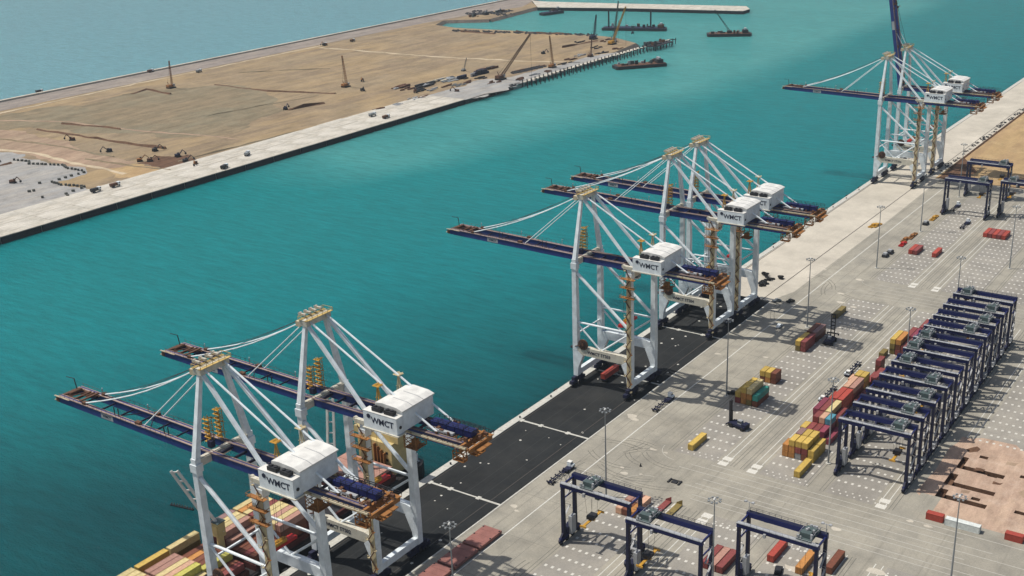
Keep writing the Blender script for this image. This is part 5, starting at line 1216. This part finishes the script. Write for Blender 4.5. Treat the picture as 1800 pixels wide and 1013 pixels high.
# piles of the quay extension and the walkway beam
pm = MB().tube((0, 0, -4), (0, 0, 4.2), .55, 8).mesh('pile', DARK)
capm = MB().box(-7.5, .6, -.5, .5, 1.6, 2.4).mesh('cap_beam', DARK)
for k in range(42):
    t = k/41; x = -703+4*t; y = 1000+k*7.55
    for j, dx in enumerate((0, -6.5)):
        if k > 34 and j == 1: continue
        o = link('steel_pile', pm, None, (x+dx+random.uniform(-.3, .3), y+random.uniform(-.5, .5), 0)); o.rotation_euler = (random.uniform(-.04, .04), random.uniform(-.05, .05), 0)
        tag(o, 'dark steel pile in the water, %s from the island end, %s row' % (_nth(k+1), 'back' if j else 'front'), 'pile', 'piles of the quay extension')
    if 6 < k and k % 2: tag(link('pile_cap', capm, None, (x, y, 0)), 'dark cap beam across the %s pair of piles from the island end' % _nth(k+1), 'beam', 'caps of the quay extension')
wk = MB(); wk.box(-715.5, -710.5, 1002, 1245, -.2, 1.0); wk.box(-707.5, -705.2, 1180, 1308, 1.2, 2.2); wko = wk.build('walkway_beam', PALE); tag(wko, 'pale concrete beam along the water edge behind the rows of piles', 'walkway')
pt = thing('piling_platform', (-703, 1272, 0), 'dark steel piling platform at the end of the pile rows', 'platform')
m = MB(); m.box(-9, 9, -22, 22, 1.6, 2.6); m.build('deck', DARK, pt)
rj = random.Random(9)
for k in range(16): m = MB(); a, b_, c = rj.uniform(-8, 8), rj.uniform(-20, 20), rj.uniform(.8, 2.4); m.box(a-c, a+c, b_-c, b_+c, 2.6, 3+rj.uniform(.5, 3.4)); m.build('equipment', (DARK, GREEN, RUST)[k % 3], pt)
for sx in (-8, 8):
    for yy in (-20, -7, 7, 20): m = MB(); m.tube((sx, yy, -4), (sx, yy, 1.6), .6, 8); m.build('support', DARK, pt)
# barges and workboats
def barge(px, py, L, Wd, rz, label, n=10, spuds=False, crane=None, mat=NAVYD, boat=False):
    x, y = G(px, py, WZ); r = thing('work_barge', (x, y, WZ), label, 'barge', 'barges in the basin', rz)
    m = MB(); m.prism([(-L/2+2, -Wd/2), (L/2-2, -Wd/2), (L/2, 0) if boat else (L/2, -Wd/2+2), (L/2-(2 if not boat else 2), Wd/2), (-L/2+2, Wd/2), (-L/2, Wd/2-2), (-L/2, -Wd/2+2)], -.5, 3.2); m.build('hull', DARK, r)
    m = MB(); m.box(-L/2+3, L/2-3, -Wd/2+.8, Wd/2-.8, 3.2, 3.6); m.build('deck', mat, r)
    rj = random.Random(px)
    for k in range(n):
        m = MB(); a, b_, c = rj.uniform(-L/2+4, L/2-4), rj.uniform(-Wd/2+2, Wd/2-2), rj.uniform(.7, 2.2); m.box(a-c, a+c, b_-c*.6, b_+c*.6, 3.6, 4+rj.uniform(.6, 4)); m.build('deck_gear', (DARK, GREY, RUST, GREEN)[k % 4], r)
    m = MB(); m.box(L/2-12, L/2-5, -Wd/2+3, Wd/2-3, 3.6, 7.5); dh_ = m.build('deckhouse', DARK if not spuds else RUST, r); m = MB(); m.box(L/2-9.5, L/2-7, -Wd/2+5, Wd/2-5, 7.52, 9.4); m.build('wheelhouse', GREY, dh_)
    if spuds:
        for a in (-L/2+8, L/2-22): m = MB(); m.tube((a, 0, -2), (a, 0, 26), 1.1, 10); m.build('spud_leg', DARK, r)
    if crane:
        m = MB(); m.box(-3, 3, -3, 3, 3.6, 6.5); m.build('crane_body', DARK, r); m = MB()
        for s in (-1, 1): m.bar((s*.9, 0, 6), (crane[0]+s*.3, crane[1], crane[2]), .4)
        for t in np.linspace(.1, .95, 9): m.bar((crane[0]*t-.8, crane[1]*t, 6+(crane[2]-6)*t), (crane[0]*t+.8, crane[1]*t, 6+(crane[2]-6)*t+1.5), .25)
        m.build('crane_boom', DARK, r)
    return r
barge(970, 25, 40, 13, math.radians(75), 'dark low workboat alone near the breakwater, leftmost afloat', 8, boat=True)
barge(1116, 53, 86, 18, math.radians(19), 'long spud barge with two tall legs and reddish superstructure', 10, True)
barge(1125, 118, 60, 18, math.radians(50), 'dark barge with clustered deck gear, nearest to the pile rows', 16, mat=RUST, boat=True)
barge(1282, 63, 56, 18, math.radians(30), 'crane barge at the right with brown deck and leaning boom', 8, crane=(-20, -16, 34), mat=RUST, boat=True)
barge(842, 33, 44, 12, math.radians(80), 'flat barge moored against the causeway corner', 7, boat=False)
barge(878, 27, 20, 9, math.radians(70), 'small dark tug right of the moored flat barge', 4, boat=True)
# rubble on the far inner shore
for k in range(10):
    x, y = G(828+k*7, 22+random.uniform(-2, 4), .6); o = link('rubble_heap', heap_me[k % 3], None, (x, y, .6)); o.scale = (3, 2.2, 1.8); tag(o, 'grey rubble heap at the causeway corner, %s from the left' % _nth(k+1), 'rubble', 'rubble on the causeway corner')
# ------------------------------------------------------------------ air between here and the far water
hz = MB(); hz.box(-3400, 900, -900, 6200, -9.5, 262)
hm = bpy.data.materials.new('haze_air'); hm.use_nodes = True; n_ = hm.node_tree.nodes; n_.clear()
ou = n_.new('ShaderNodeOutputMaterial'); pv = n_.new('ShaderNodeVolumePrincipled'); pv.inputs['Color'].default_value = (.80, .92, 1.0, 1); pv.inputs['Density'].default_value = .00006; pv.inputs['Anisotropy'].default_value = .3
hm.node_tree.links.new(pv.outputs[0], ou.inputs['Volume'])
tag(hz.build('haze', hm), kind='stuff')
for o in bpy.data.objects:
    if o.type == 'MESH' and o.name.startswith('haze'): o.display_type = 'WIRE'
